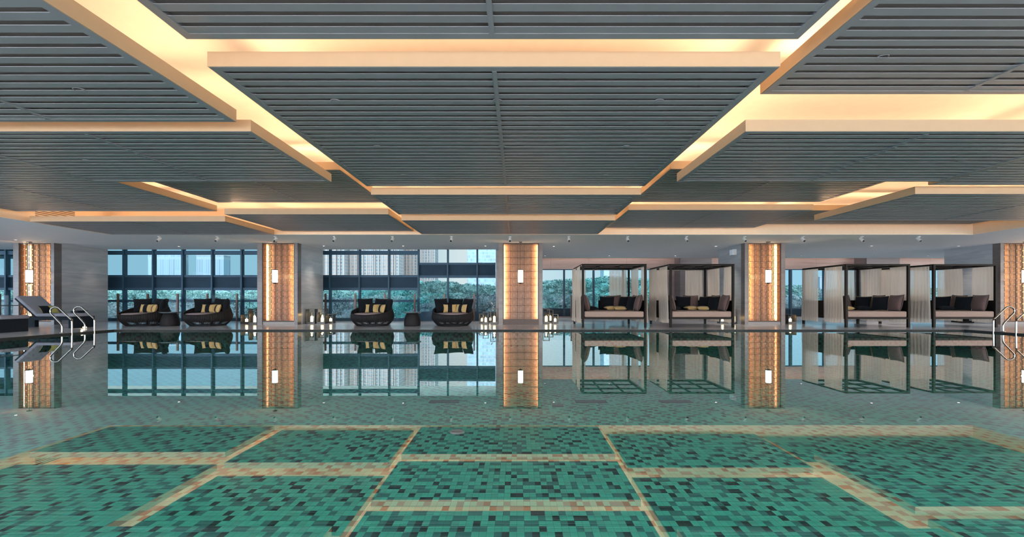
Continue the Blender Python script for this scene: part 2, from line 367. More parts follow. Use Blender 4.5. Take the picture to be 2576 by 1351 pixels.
# sides and top of the recess
f = MB(); e_ = .05
f.box(CX0-e_, CX0+.003, CY0-e_, CY1+e_, ZC+.002, ZTOP); f.box(CX1-.003, CX1+e_, CY0-e_, CY1+e_, ZC+.002, ZTOP)
f.box(CX0, CX1, CY0-e_, CY0+.003, ZC+.002, ZTOP); f.box(CX0, CX1, CY1-.003, CY1+e_, ZC+.002, ZTOP)
tag(f.build('ceiling_recess_sides', 'riser_glow_tint'), kind='structure')
f = MB(); f.box(RX0, RX1, RY0, 23.2, ZTOP, ZTOP+.15); tag(f.build('ceiling_recess', 'cove_paint'), kind='structure')
for nm, xa, yb in (('wall_left', RX0-.2, WYL+.1), ('wall_right', RX1, WYR+.25)):      # unseen end walls, openings between posts added to let daylight in
    f = MB(); f.box(xa, xa+.2, RY0, yb, -.3, .10); f.box(xa, xa+.2, RY0, yb, ZC-.02, ZTOP)
    for i in range(10):
        y = RY0+.1+i*(yb-RY0-.2)/9; f.box(xa, xa+.2, y-.1, y+.1, .10, ZC-.02)
    tag(f.build(nm, 'curtain_wall_metal'), kind='structure')
# unseen wall behind the camera, long openings added to bring in light
f = MB(); f.box(RX0, RX1, RY0-.2, RY0, -.3, .25); f.box(RX0, RX1, RY0-.2, RY0, ZC-.02, ZTOP)
for i in range(12):
    x = RX0+i*(RX1-RX0)/11; f.box(x-.15, x+.15, RY0-.2, RY0, .25, ZC-.02)
tag(f.build('wall_front', 'wall_marble'), kind='structure')
# return wall where the glazing steps back
f = MB(); f.box(XS-.02, XS+.16, WYL-.35, WYR+.1, DECK, ZTOP); tag(f.build('wall_return', 'wall_marble'), kind='structure')

# right-hand rear wall, marble with openings
def zz(py, Y): return EYE+(752-py)*Y/F
ZW0, ZW1 = zz(775.5, WYR), zz(677, WYR)
opens = [(AX(1345, WYR), AX(1642, WYR)), (AX(1905, WYR), AX(2160, WYR)), (AX(2286, WYR), AX(2392, WYR))]
f = MB(); x = XS
for a, b_ in opens:
    f.box(x, a, WYR, WYR+.25, DECK, ZTOP); f.box(a, b_, WYR, WYR+.25, ZW1, ZTOP); f.box(a, b_, WYR, WYR+.25, DECK, zz(796, WYR)); x = b_
f.box(x, RX1, WYR, WYR+.25, DECK, ZTOP)
tag(f.build('wall_back', 'wall_marble'), kind='structure')
f = MB(); f.box(7.89, 9.42, 21.12, WYR, DECK, ZTOP); f.box(16.90, 18.50, 21.12, WYR, DECK, ZTOP); tag(f.build('wall_pier', 'pier_stone'), kind='structure')
# light in the slot between ceiling edge and marble wall
for xa, xb in ((XS+.3, 7.8), (9.5, 16.8), (18.6, 22.8)):
    area('slot_light', ((xa+xb)/2, 21.30, ZC+.30), xb-xa, .06, 3.2*(xb-xa), (1, .74, .56), (math.radians(65), 0, 0))

# ------------------------------------------------------------------ curtain wall, one window per bay
def bay(n, x0, x1, kind_):
    root = empty('window_%d' % n, (0, 0, 0), kind='structure')
    Y = WYL; yf = Y-.18
    f = MB(); f.box(x0-.03, x0+.03, yf, Y, DECK, ZTOP-.3); f.build('mullion', 'curtain_wall_metal', root)
    f = MB()
    if kind_ == 'low':
        f.box(x0+.03, x1-.03, Y-.12, Y, zz(640.5, 18), zz(631, 18))
        f.box(x0+.03, x1-.03, Y-.06, Y, zz(760, 18), zz(754, 18)); b0, b1 = zz(730, 18), zz(692, 18)
        f.box(x0+.03, x1-.03, Y-.10, Y+.02, DECK, zz(800, 18))
    else:
        b0, b1 = zz(699, 18), zz(661, 18); f.box(x0+.03, x1-.03, Y-.10, Y+.02, DECK, zz(784, 18))
    f.box(x0+.03, x1-.03, Y-.12, Y, b1-.09, b1); f.box(x0+.03, x1-.03, Y-.12, Y, b0, b0+.10)
    f.build('transom', 'curtain_wall_metal', root)
    f = MB(); f.box(x0+.03, x1-.03, Y-.05, Y, b0+.10, b1-.09); f.build('spandrel_panel', 'spandrel', root)
    f = MB(); f.quad((x0+.03, Y+.03, DECK), (x1-.03, Y+.03, DECK), (x1-.03, Y+.03, ZTOP-.3), (x0+.03, Y+.03, ZTOP-.3)); f.build('pane', 'window_glass', root)
nwin = 0
for k in range(-5, 13):
    x0 = -16.14+1.2096*k; x1 = min(x0+1.2096, XS-.02)
    if x1-x0 < .1: continue
    nwin += 1; bay(nwin, x0, x1, 'low' if k < 10 else 'high')
f = MB(); f.box(RX0, XS, 17.46, WYL, ZTOP-.30, ZTOP-.22); f.box(RX0, XS, 17.46, 17.50, ZC+.12, ZTOP-.22); tag(f.build('ceiling_window_recess', 'ceiling_paint'), kind='structure')
# windows of the right-hand wall
for a, b_ in opens:
    nwin += 1; root = empty('window_%d' % nwin, kind='structure'); L = b_-a; nb = max(1, round(L/1.58))
    fr = MB(); gl = MB()
    for i in range(nb+1):
        x = a+L*i/nb; fr.box(max(a, x-.045), min(b_, x+.045), WYR-.02, WYR+.14, zz(796, WYR), ZW1)
    fr.box(a, b_, WYR, WYR+.14, ZW0-.05, ZW0); fr.box(a, b_, WYR, WYR+.14, ZW1-.04, ZW1)
    fr.build('window_frame', 'curtain_wall_metal', root)
    gl.quad((a, WYR+.1, ZW0), (b_, WYR+.1, ZW0), (b_, WYR+.1, ZW1), (a, WYR+.1, ZW1)); gl.build('pane', 'window_glass', root)
    s_ = MB(); s_.box(a, b_, WYR+.02, WYR+.12, zz(796, WYR), ZW0-.05); s_.build('sill_panel', 'spandrel', root)

# glass balustrades before the glazing
def balustrade(label, xs, Y, z1, brown='post_brown'):
    root = empty('glass_balustrade', (xs[0], Y, DECK), label=label, cat='balustrade')
    for i, x in enumerate(xs):
        f = MB(); f.box(x-xs[0]-.032, x-xs[0]+.032, -.03, .03, 0, z1-DECK); f.build('post', brown, root)
        if i < len(xs)-1:
            f = MB(); f.box(x-xs[0]+.045, xs[i+1]-xs[0]-.045, -.006, .006, .06, z1-DECK-.06); f.build('glass_panel', 'thin_glass', root)
balustrade('glass balustrade with dark posts before the far left windows, left of the leftmost column', [-21.05, -19.85, -18.65], 17.80, 1.16)
balustrade('glass balustrade with brown posts behind the two leftmost round wicker chairs', [-16.14-.09+1.2096*k for k in range(0, 6)], 17.80, 1.16)
balustrade('glass balustrade with brown posts behind the third and fourth round wicker chairs', [-16.14-.11+1.2096*k for k in range(7, 13)], 17.80, 1.16)
balustrade('glass balustrade with brown posts behind the two left canopy daybeds', [AX(p, 21.4) for p in (1350, 1437, 1521, 1604)], 21.4, 1.12)

# ------------------------------------------------------------------ hanging slatted ceiling panels
PAN = [
 (-2.86, 2.435, -1.0, 3.79, 2.253, 'slatted grey ceiling panel nearest overhead, cut by the top middle of the photo', 3),
 (-2.86, 2.435, 4.06, 8.35, 2.152, 'largest central slatted grey ceiling panel with one long seam', 2),
 (-2.86, 2.435, 8.61, 10.63, 2.050, 'central slatted ceiling panel second from the far end of its row', 2),
 (-2.86, 2.435, 10.87, 13.16, 1.950, 'central slatted ceiling panel at the far end, nearest the middle column', 2),
 (-7.25, -3.18, .5, 4.94, 2.000, 'dark slatted ceiling panel filling the top left corner', 2),
 (-7.28, -3.19, 5.24, 7.50, 2.005, 'slatted ceiling panel just behind the top left corner panel', 2),
 (-7.04, -3.12, 7.70, 10.30, 2.270, 'high slatted ceiling panel third back in the left inner row', 2),
 (-7.03, -3.10, 10.53, 13.10, 2.035, 'slatted ceiling panel at the far end of the left inner row', 2),
 (-12.20, -7.32, 6.0, 10.66, 2.136, 'long slatted ceiling panel in the outermost left row with a lit right edge', 2),
 (-12.20, -7.32, 10.97, 13.18, 1.940, 'slatted ceiling panel in the far left corner of the recess above the loungers', 2),
 (2.74, 7.20, .5, 4.90, 2.295, 'slatted ceiling panel filling the top right corner', 2),
 (2.72, 7.16, 5.19, 7.40, 1.985, 'low slatted ceiling panel just behind the top right corner panel', 2),
 (2.68, 7.10, 7.60, 10.17, 2.255, 'high slatted ceiling panel third back in the right inner row', 2),
 (2.67, 7.07, 10.44, 13.02, 2.120, 'slatted ceiling panel at the far end of the right inner row', 2),
 (7.38, 13.60, 3.5, 7.83, 2.040, 'slatted ceiling panel at the right edge of the photo in the outermost row', 2),
 (7.38, 13.60, 8.10, 10.83, 1.941, 'wide low slatted ceiling panel with a lit angled left edge on the right', 2),
 (7.40, 13.66, 11.16, 13.20, 2.257, 'wide high slatted ceiling panel at the far right end of the recess', 2)]
TH = .14; TIL = math.radians(60)
POOLP = 1.0  # watts of each added pool fill lamp
LEDP = 5.6          # watts per metre of cove strip
for (x0, x1, y0, y1, zr, lab, seams) in PAN:
    z = EYE+zr; cx_, cy__ = (x0+x1)/2, (y0+y1)/2; hx, hy = (x1-x0)/2, (y1-y0)/2
    root = empty('ceiling_panel', (cx_, cy__, z), label=lab, cat='ceiling panel', group='slatted ceiling panels')
    bd = .075
    f = MB()
    f.box(-hx, hx, -hy, -hy+bd, 0, .06); f.box(-hx, hx, hy-bd, hy, 0, .06); f.box(-hx, -hx+bd, -hy+bd, hy-bd, 0, .06); f.box(hx-bd, hx, -hy+bd, hy-bd, 0, .06)
    cuts = [-hx+bd+(2*hx-2*bd)*i/seams for i in range(seams+1)] if seams != 3 else [-hx+bd, 0, hx-bd]
    for c_ in cuts[1:-1]: f.box(c_-.022, c_+.022, -hy+bd, hy-bd, -.002, .06)
    f.box(-hx+.01, hx-.01, -hy+.01, hy-.01, .09, .135)
    f.build('frame', 'slat_paint', root)
    f = MB(); f.box(-hx+.02, hx-.02, -hy+.02, hy-.02, .040, .088); f.build('backing', 'slat_backing', root)
    f = MB()
    n = int((2*hy-2*bd)/.14); pitch = (2*hy-2*bd)/n
    for a, b_ in zip(cuts[:-1], cuts[1:]):
        for i in range(n):
            ya = -hy+bd+pitch*(i+.37)
            f.box(a, b_, ya, ya+pitch*.62, .004, .009)
    f.build('slats', 'slat_paint', root)
    f = MB(); q = .008
    f.box(-hx-q, hx+q, -hy-q, -hy, 0.003, TH); f.box(-hx-q, hx+q, hy, hy+q, 0.003, TH); f.box(-hx-q, -hx, -hy, hy, 0.003, TH); f.box(hx, hx+q, -hy, hy, 0.003, TH)
    f.build('fascia', 'fascia_paint', root)
    zl = TH+.015; i_ = .09
    area('cove_light', (0, -hy+i_, zl), 2*hx-.2, .04, LEDP*2*hx, WARM, (PI-TIL, 0, 0), root)
    area('cove_light', (0, hy-i_, zl), 2*hx-.2, .04, LEDP*2*hx, WARM, (PI+TIL, 0, 0), root)
    area('cove_light', (-hx+i_, 0, zl), .04, 2*hy-.2, LEDP*2*hy, WARM, (0, PI+TIL, 0), root)
    area('cove_light', (hx-i_, 0, zl), .04, 2*hy-.2, LEDP*2*hy, WARM, (0, PI-TIL, 0), root)

    # fill lamps and rings added under the slats to brighten the pool floor
    nx_, ny_ = max(2, round(2*hx/1.7)), max(1, round(2*hy/1.7))
    for i in range(nx_):
        for j in range(ny_):
            lx, ly = -hx+2*hx*(i+.5)/nx_, -hy+2*hy*(j+.5)/ny_
            f = MB(); f.lathe([(.047, .0035), (.052, .0030), (.052, .012)], cx=lx, cy_=ly, seg=16); f.build('added_lamp_ring', 'slat_paint', root)
            l = area('added_pool_lamp', (lx, ly, -.002), .09, .09, POOLP, (1, .97, .92), (0, 0, 0), root, spread=math.radians(88)); l.data.shape = 'DISK'
# air vent in the left end of the recess
f = MB()
for i in range(7): f.box(0, .02, 0, 1.0, i*.045, i*.045+.016)
tag(f.build('air_vent', 'lantern_metal', loc=(CX0+.002, 11.3, EYE+2.15)), 'small dark louvred air vent in the left side of the lit ceiling recess', 'air vent')

# ================================================================== columns with lit lattice
def column(x0, x1, p0, p1, rows, lab, plinth, pwr, dark=False):
    cx_ = (x0+x1)/2; yf, yb = 15.41, 17.44
    root = empty('stone_column', (cx_, yf, DECK), label=lab, cat='column', group='stone columns with lit lattice fronts')
    H = ZC-DECK; w_ = (x1-x0)/2; a, b_ = p0-cx_, p1-cx_
    f = MB(); f.box(-w_, w_, .26, yb-yf, 0, H); f.build('shaft', 'column_stone', root)
    f = MB(); f.box(-w_, a-.03, 0, .26, 0, H); f.box(b_+.03, w_, 0, .26, 0, H); f.build('pilaster', 'pilaster_stone', root)
    zb = .11 if not dark else .16
    f = MB(); f.box(a-.03, b_+.03, .03 if not dark else .0, .26, 0, zb-.015); f.build('plinth', 'dark_bronze' if dark else 'plinth_stone', root)
    f = MB()   # dark surround
    f.box(a-.03, a, .02, .22, zb-.015, H); f.box(b_, b_+.03, .02, .22, zb-.015, H); f.box(a, b_, .02, .22, H-.03, H); f.box(a, b_, .02, .2, zb-.015, zb+.03)
    f.build('lattice_frame', 'dark_bronze', root)
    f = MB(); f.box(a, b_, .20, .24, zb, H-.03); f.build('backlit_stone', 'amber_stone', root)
    # lattice
    z0, z1 = zb+.03, H-.03; cw = (b_-a)/5; ch = (z1-z0)/rows
    f = MB(); t1 = .006; ya, yb_ = .045, .070
    for i in range(1, 5): f.box(a+cw*i-t1, a+cw*i+t1, ya, yb_, z0, z1)
    for j in range(1, rows): f.box(a, b_, ya, yb_, z0+ch*j-t1, z0+ch*j+t1)
    t2 = .0035
    if not dark:
        for i in range(5):
            for j in range(rows):
                X, Z = a+cw*i, z0+ch*j
                f.box(X+cw*.22-t2, X+cw*.22+t2, ya+.008, yb_+.004, Z, Z+ch*.78)
                f.box(X+cw*.78-t2, X+cw*.78+t2, ya+.008, yb_+.004, Z+ch*.22, Z+ch)
                f.box(X+cw*.22, X+cw, ya+.01, yb_, Z+ch*.78-t2, Z+ch*.78+t2)
                f.box(X, X+cw*.78, ya+.01, yb_, Z+ch*.22-t2, Z+ch*.22+t2)
    else:
        t2 = .003
        for i in range(5):
            for j in range(rows):
                X, Z = a+cw*i, z0+ch*j
                f.box(X+cw*.25-t2, X+cw*.25+t2, ya+.02, yb_, Z+ch*.2, Z+ch*.8); f.box(X+cw*.8-t2, X+cw*.8+t2, ya+.02, yb_, Z+ch*.1, Z+ch*.7)
                f.box(X+cw*.12, X+cw*.8, ya+.02, yb_, Z+ch*.8-t2, Z+ch*.8+t2); f.box(X+cw*.25, X+cw*.9, ya+.02, yb_, Z+ch*.2-t2, Z+ch*.2+t2)
    f.build('lattice', 'bronze', root)
    hh = z1-z0-.04
    for sgn, xx in ((1, a+.012), (-1, b_-.012)):
        o = area('edge_light', (xx, .13, (z0+z1)/2), .03, hh, pwr, (1.0, .68, .38), (0, 0, 0), root)
        zax = -Vector((sgn*.78, .62, 0)).normalized(); yax = Vector((0, 0, 1)); xax = yax.cross(zax)
        o.rotation_euler = Matrix((xax, yax, zax)).transposed().to_euler()      # strip stays vertical, facing inwards
    return root
Yc = 15.41
COLS = [
 (AX(33, Yc), AX(135.9, Yc), AX(49, Yc), AX(126, Yc), 13, 'grey stone column with lit lattice front behind the sun loungers, leftmost of five', False, 85),
 (AX(647, Yc), AX(748.5, Yc), AX(661.5, Yc), AX(738, Yc), 13, 'stone column with glowing amber lattice front between the two pairs of wicker chairs', False, 58),
 (AX(1254.3, Yc), AX(1365, Yc), AX(1267, Yc), AX(1353.5, Yc), 11, 'middle stone column with wide glowing amber panels and flush fine tracery', True, 32),
 (AX(1873.7, Yc), AX(1975.4, Yc), AX(1884.6, Yc), AX(1963, Yc), 13, 'stone column with lit lattice front between second and third canopy daybeds', False, 75),
 (AX(2517, Yc), AX(2619, Yc), AX(2528, Yc), AX(2607, Yc), 13, 'stone column with lit lattice front cut by the right edge of the photo', False, 75)]
for x0, x1, p0, p1, rows, lab, dk, pw in COLS: column(x0, x1, p0, p1, rows, lab, None, pw, dk)

# pendant lanterns before the columns
def pendant(px, lab):
    Y = 15.10; x = AX(px, Y); root = empty('pendant_lamp', (x, Y, ZC), label=lab, cat='lamp', group='pendant lamps before the lattice columns')
    zt, zb_ = zz(679.6, Y)-ZC, zz(711, Y)-ZC
    f = MB(); f.box(-.05, .05, -.05, .05, -.02, 0); f.build('ceiling_rose', 'dark_bronze', root)
    f = MB(); f.tube([(0, 0, -.02), (0, 0, zt+.03)], .006, 6); f.build('stem', 'dark_bronze', root)
    f = MB(); f.lathe([(.0, zt), (.082, zt), (.088, zt-.01), (.088, zb_+.01), (.082, zb_), (0, zb_)], seg=24); f.build('lamp_shade', 'lamp_glow', root)
    f = MB(); f.lathe([(0, zt+.03), (.03, zt+.03), (.10, zt+.012), (.10, zt+.002), (0, zt+.002)], seg=24); f.lathe([(0, zb_-.002), (.105, zb_-.002), (.105, zb_-.014), (.05, zb_-.03), (.018, zb_-.05), (0, zb_-.05)], seg=24)
    for k in range(4):
        a = PI/4+k*PI/2; f.tube([(.10*math.cos(a), .10*math.sin(a), zt+.005), (.10*math.cos(a), .10*math.sin(a), zb_-.005)], .004, 5)
    f.build('lamp_frame', 'bronze', root)
    point('pendant_bulb', (0, .112, (zt+zb_)/2), 7, (1, .72, .40), .018, root)
pendant(73.5, 'white cylindrical pendant lamp before the leftmost lattice column')
pendant(691.7, 'white cylindrical pendant lamp before the column between the wicker chair pairs')
pendant(1309.5, 'white cylindrical pendant lamp before the middle column')
pendant(1933, 'white cylindrical pendant lamp before the column right of the second daybed')
pendant(2580, 'white cylindrical pendant lamp at the right edge of the photo')

# track spotlights
def track_spot(px, first=[None]):
    Y = 13.80; x = AX(px, Y)
    if first[0] is None:
        root = empty('spotlight', (x, Y, ZC)); first[0] = root
        f = MB(); f.lathe([(0, 0), (.045, 0), (.045, -.02), (0, -.02)], seg=16); f.tube([(0, 0, -.02), (0, 0, -.07)], .008, 6); f.build('mount', 'white_plastic', root)
        d_ = Vector((0, -.80, -.60)); c_ = Vector((0, 0, -.10)); a_ = c_-d_*.075; b2 = c_+d_*.085
        f = MB(); f.tube([a_, b2], .042, 16); f.build('lamp_head', 'white_plastic', root)
        f = MB(); f.tube([b2-d_*.01, b2+d_*.004], .033, 16); f.build('lens', 'black_plastic', root)
    else: root = copy_tree(first[0]); root.location.x = x
    return root
spx = [400, 546, 693, 841, 987, 1135, 1283, 1431, 1579, 1727, 1873, 2020, 2168, 2311]
where = ['leftmost, above the leftmost wicker chair', 'above the second wicker chair from left', 'just in front of the column between chair pairs', 'first right of that lattice column', 'above the third wicker chair from left', 'above the fourth wicker chair from left',
         'just left of the middle column top', 'first right of the middle column', 'above the right half of the leftmost daybed', 'above the left half of the second daybed', 'just left of the column right of the daybed pair', 'first right of that same right column', 'above the third canopy daybed', 'rightmost, above the rightmost canopy daybed']
for p, wh in zip(spx, where):
    tag(track_spot(p), 'white ceiling spotlight, '+wh, 'spotlight', 'white spotlights along the recess edge')

# recessed downlights
dl = [(40, 603.3), (450, 620), (814.4, 618.7), (1014, 618.7), (1221, 618.7), (1393, 619.7), (1371, 643.5), (1532.7, 643.4), (1699, 643.4), (1801, 619.5), (2015.8, 643.3), (2192.4, 618.5), (2203.3, 643.3), (2334.6, 643.3), (2411.4, 618.9)]
for px, py in dl:
    Y = (ZC-EYE)*F/(752-py); x = AX(px, Y)
    root = empty('ceiling_downlight', (x, Y, ZC)); f = MB(); f.lathe([(.055, 0), (.055, -.006), (.04, -.006), (.036, .0)], seg=20); f.build('trim_ring', 'white_plastic', root)
    f = MB(); f.lathe([(0, -.002), (.038, -.002)], seg=20); f.build('lens', 'downlight_glow', root)
    rowl = 'front row' if py < 630 else 'rear row'
    near = min([(abs(px-c), n_) for c, n_ in ((40, 'leftmost column'), (450, 'leftmost wicker chairs'), (814, 'left lanterns'), (1014, 'right drum table'), (1221, 'middle column, left side'), (1371, 'middle column, right side'), (1532, 'leftmost daybed'), (1699, 'second daybed'), (1801, 'second daybed, right end'), (2015, 'third daybed, left end'), (2200, 'third daybed, right end'), (2334, 'rightmost daybed, left end'), (2411, 'rightmost daybed'))])[1]
    tag(root, 'round white downlight, %s of the low ceiling, near the %s' % (rowl, near), 'downlight', 'recessed downlights')
    if px not in (40,): spot('downlight_beam', (x, Y, ZC-.02), (x, Y, 0), 120, (1, .90, .80), math.radians(80), .9, .04)
# scallops of light on the column flanks
spot('column_washer', (AX(135.9, Yc)+.50, 16.7, ZC-.03), (AX(135.9, Yc)+.03, 16.7, .8), 26, (1, .80, .62), math.radians(42), .9, .03)
spot('column_washer', (AX(748.5, Yc)+.50, 16.5, ZC-.03), (AX(748.5, Yc)+.03, 16.5, .8), 26, (1, .80, .66), math.radians(42), .9, .03)

# wall loudspeakers
root = empty('wall_speaker', (AX(1873.7, Yc)-.06, 16.1, 2.66), label='white loudspeaker high on the left flank of the column right of the daybed pair', cat='loudspeaker')
f = MB(); f.box(-.08, .06, -.13, .13, -.11, .11); bev(f.build('housing', 'white_plastic', root), .015)
f = MB(); f.box(-.088, -.078, -.11, .11, -.09, .09); f.build('grille', 'ceiling_paint', root)
root = empty('wall_speaker', (-20.6, 16.6, 1.60), label='large black rounded loudspeaker at the left edge of the photo', cat='loudspeaker')
f = MB(); f.box(-.45, .10, -.15, .15, -.38, .38); bev(f.build('housing', 'black_plastic', root), .10, 4)
f = MB(); f.box(-.35, .0, -.156, -.148, -.28, .28); f.build('grille', 'spandrel', root)
f = MB(); f.tube([(-.2, 0, .38), (-.2, 0, ZC-1.60)], .02, 8); f.build('drop_rod', 'black_plastic', root)

# ================================================================== cushions
def pillow_mesh(name, w_, h_, t_, mats, stripes=None, piping=None):
    """stands upright in the local xz plane, base at z=0, front face towards -y"""
    f = MB(); N = 18
    def surf(sg):
        P = []
        for i in range(N+1):
            u = -1+2*i/N; row = []
            for j in range(N+1):
                v = -1+2*j/N
                cu = 1-.07*(1-v*v); cv = 1-.07*(1-u*u)
                th = t_/2*((1-abs(u)**2.6)*(1-abs(v)**2.6))**.45
                row.append((u*cu*w_/2, sg*th, h_/2+v*cv*h_/2))
            P.append(row)
        return P
    for sg in (-1, 1):
        P = surf(sg)
        if sg > 0: P = P[::-1]
        n0 = len(f.f); f.grid(P)
        if stripes:
            for k in range(n0, len(f.f)):
                i = (k-n0)//N; u = -1+2*(i+.5)/N
                f.mi[k] = 1 if stripes(u) else 0
    me_o = f
    pip = None
    if piping:
        pip = MB(); pts = []
        P = surf(1)
        for i in range(N+1): pts.append(P[i][0])
        for j in range(1, N+1): pts.append(P[N][j])
        for i in range(N-1, -1, -1): pts.append(P[i][N])
        for j in range(N-1, 0, -1): pts.append(P[0][j])
        pip.tube([(a, 0, c) for a, _, c in pts], .006, 5, closed=True)
    return me_o, pip
PROTO = {}
def cushion(kind_, loc, face, lean=12, roll=0, lying=False, label='', group='', parent=None, sc=1.0):
    spec = {'black': (.52, .50, .20, ['black_fabric'], None, None), 'black_gold': (.50, .50, .19, ['black_fabric'], None, 'gold_fabric'),
            'mauve': (.54, .54, .22, ['mauve_fabric'], None, 'black_fabric'),
            'striped': (.46, .29, .15, ['gold_fabric', 'black_fabric'], lambda u: abs(u) < .34, None),
            'gold': (.46, .30, .14, ['gold_fabric', 'black_fabric'], lambda u: u > .75, None),
            'small_black': (.46, .30, .14, ['black_fabric'], None, None),
            'lime': (.50, .28, .14, ['black_fabric', 'lime_fabric'], lambda u: u > -.1, None)}[kind_]
    nm = {'black': 'square_cushion', 'black_gold': 'square_cushion', 'mauve': 'square_cushion', 'striped': 'striped_cushion', 'gold': 'small_cushion', 'small_black': 'small_cushion', 'lime': 'two_tone_cushion'}[kind_]
    if kind_ not in PROTO:
        f, pip = pillow_mesh(nm, spec[0], spec[1], spec[2], spec[3], spec[4], spec[5])
        o = f.build(nm, spec[3])
        if pip: pip.build('piping', spec[5], o)
        PROTO[kind_] = o
    else: o = copy_tree(PROTO[kind_])
    o.location = loc
    # local frame: front -y ; rotate so the front points along 'face' (angle in degrees, -90 = towards the camera)
    rz = math.radians(face+90)
    if lying: R_ = Matrix.Rotation(rz, 3, 'Z') @ Matrix.Rotation(math.radians(-86), 3, 'X')
    else: R_ = Matrix.Rotation(rz, 3, 'Z') @ Matrix.Rotation(math.radians(-lean), 3, 'X') @ Matrix.Rotation(math.radians(roll), 3, 'Y')
    o.rotation_euler = R_.to_euler(); o.scale = (sc, sc, sc)
    tag(o, label, 'cushion', group)
    return o

# ================================================================== round wicker chairs
def make_chair():
    root = empty('wicker_lounge_chair')
    RB, RM = .50, .70
    def rim(a):                       # a = angle, front is -pi/2
        s_ = (1+math.sin(a))/2        # 0 at the front, 1 at the back
        z = .37+.40*s_**1.25
        return z
    def rad(z, zr_):
        # bulging side: narrow foot, wide belly, slightly drawn in to the rim
        k = z/.30
        if z < .30: return RB+(RM-RB)*math.sin(min(1, k)*PI/2)
        return RM-.16*((z-.30)/.5)**1.6
    N = 96; f = MB(); L = 14
    for k in range(N):
        a0 = 2*PI*k/N; da = 2*PI/N*.40; P = []
        zr_ = rim(a0)
        for i in range(L+1):
            z = .012+(zr_-.012)*i/L; r_ = rad(z, zr_); lo = .62 if z < .14 else 1.0; d2 = da*lo*1.05
            P.append([(math.cos(a0-d2)*r_, math.sin(a0-d2)*r_, z), (math.cos(a0)*(r_+.012), math.sin(a0)*(r_+.012), z), (math.cos(a0+d2)*r_, math.sin(a0+d2)*r_, z)])
        f.grid(P, smooth=True)
    f.tube([((rad(rim(2*PI*k/64), 0))*math.cos(2*PI*k/64), rad(rim(2*PI*k/64), 0)*math.sin(2*PI*k/64), rim(2*PI*k/64)) for k in range(64)], .024, 8, closed=True)
    f.tube([(RB*1.02*math.cos(2*PI*k/48), RB*1.02*math.sin(2*PI*k/48), .018) for k in range(48)], .018, 6, closed=True)
    f.build('woven_shell', 'wicker', root)
    f = MB(); P = []      # dark inner liner, open near the foot
    for i in range(9):
        row = []
        for k in range(64):
            a = 2*PI*k/64; zr_ = rim(a)-.005; z = .15+(zr_-.15)*i/8; r_ = rad(z, zr_)-.018; row.append((r_*math.cos(a), r_*math.sin(a), z))
        P.append(row)
    f.grid(P, closed_v=True); f.build('shell_lining', 'wicker', root)
    f = MB(); pr = [(0, .24), (.60, .24), (.645, .27), (.655, .32), (.65, .38), (.62, .415), (.50, .432), (.25, .44), (0, .442)]
    f.lathe(pr, seg=48); f.build('seat_cushion', 'seat_fabric', root)
    return root
chair0 = make_chair()
CH = [(AX(366, 14.95), -96, 'the leftmost wicker chair'), (AX(524, 14.95), -92, 'the second wicker chair from left'), (AX(937, 14.9), -98, 'the third wicker chair from left'), (AX(1139, 14.9), -84, 'the rightmost wicker chair')]
CL = ['round dark wicker lounge chair with high right side, leftmost of four', 'round dark wicker lounge chair just left of the left candle lanterns', 'round dark wicker lounge chair left of the table nearest the middle column', 'round dark wicker lounge chair facing the pool, nearest the middle column']
for i, (x, fa, ph) in enumerate(CH):
    o = chair0 if i == 0 else copy_tree(chair0)
    Y = 14.95 if i < 2 else 14.92
    o.location = (x, Y, DECK); o.rotation_euler = (0, 0, math.radians(fa+90))
    tag(o, CL[i], 'chair', 'round wicker lounge chairs by the pool')
    def loc(lx, ly, lz):
        v = Matrix.Rotation(math.radians(fa+90), 3, 'Z') @ Vector((lx, ly, lz)); return Vector((x, Y, DECK))+v
    G = 'black cushions in the wicker chairs'
    cushion('black', loc(-.36, .24, .44), fa+34, 14, -2, label='black square cushion at the left in '+ph, group=G)
    cushion('black', loc(.06, .43, .44), fa+0, 14, 3, label='black square cushion at the middle back in '+ph, group=G)
    cushion('black', loc(.43, .16, .44), fa-52, 14, 4, label='black square cushion at the right in '+ph, group=G)
    G = 'striped cushions in the wicker chairs'
    cushion('striped', loc(-.10, .10, .443), fa+4, 16, label='gold and black striped cushion, the left one in '+ph, group=G)
    cushion('striped', loc(.26, .02, .443), fa-38, 16, label='gold and black striped cushion, the right one in '+ph, group=G)

# drum side tables
def drum_table(x, y, lab):
    root = empty('side_table', (x, y, DECK), label=lab, cat='table', group='dark drum side tables')
    pr = [(0, 0), (.255, 0), (.268, .02), (.272, .10), (.262, .20), (.235, .30), (.20, .38), (.175, .43), (0, .43)]
    f = MB(); N = 60; P = []
    for r_, z in pr: P.append([((r_+(.003 if k % 2 else 0))*math.cos(2*PI*k/N), (r_+(.003 if k % 2 else 0))*math.sin(2*PI*k/N), z) for k in range(N)])
    f.grid(P, closed_v=True); f.build('drum_base', 'wicker', root)
    f = MB(); f.lathe([(0, .43), (.27, .43), (.305, .452), (.305, .468), (.298, .472), (0, .472)], seg=48); f.build('table_top', 'table_top', root)
drum_table(AX(430, 14.75), 14.72, 'dark drum side table with thin round top between the two left wicker chairs')
drum_table(AX(1037, 14.75), 14.75, 'dark drum side table with thin round top between the two right wicker chairs')

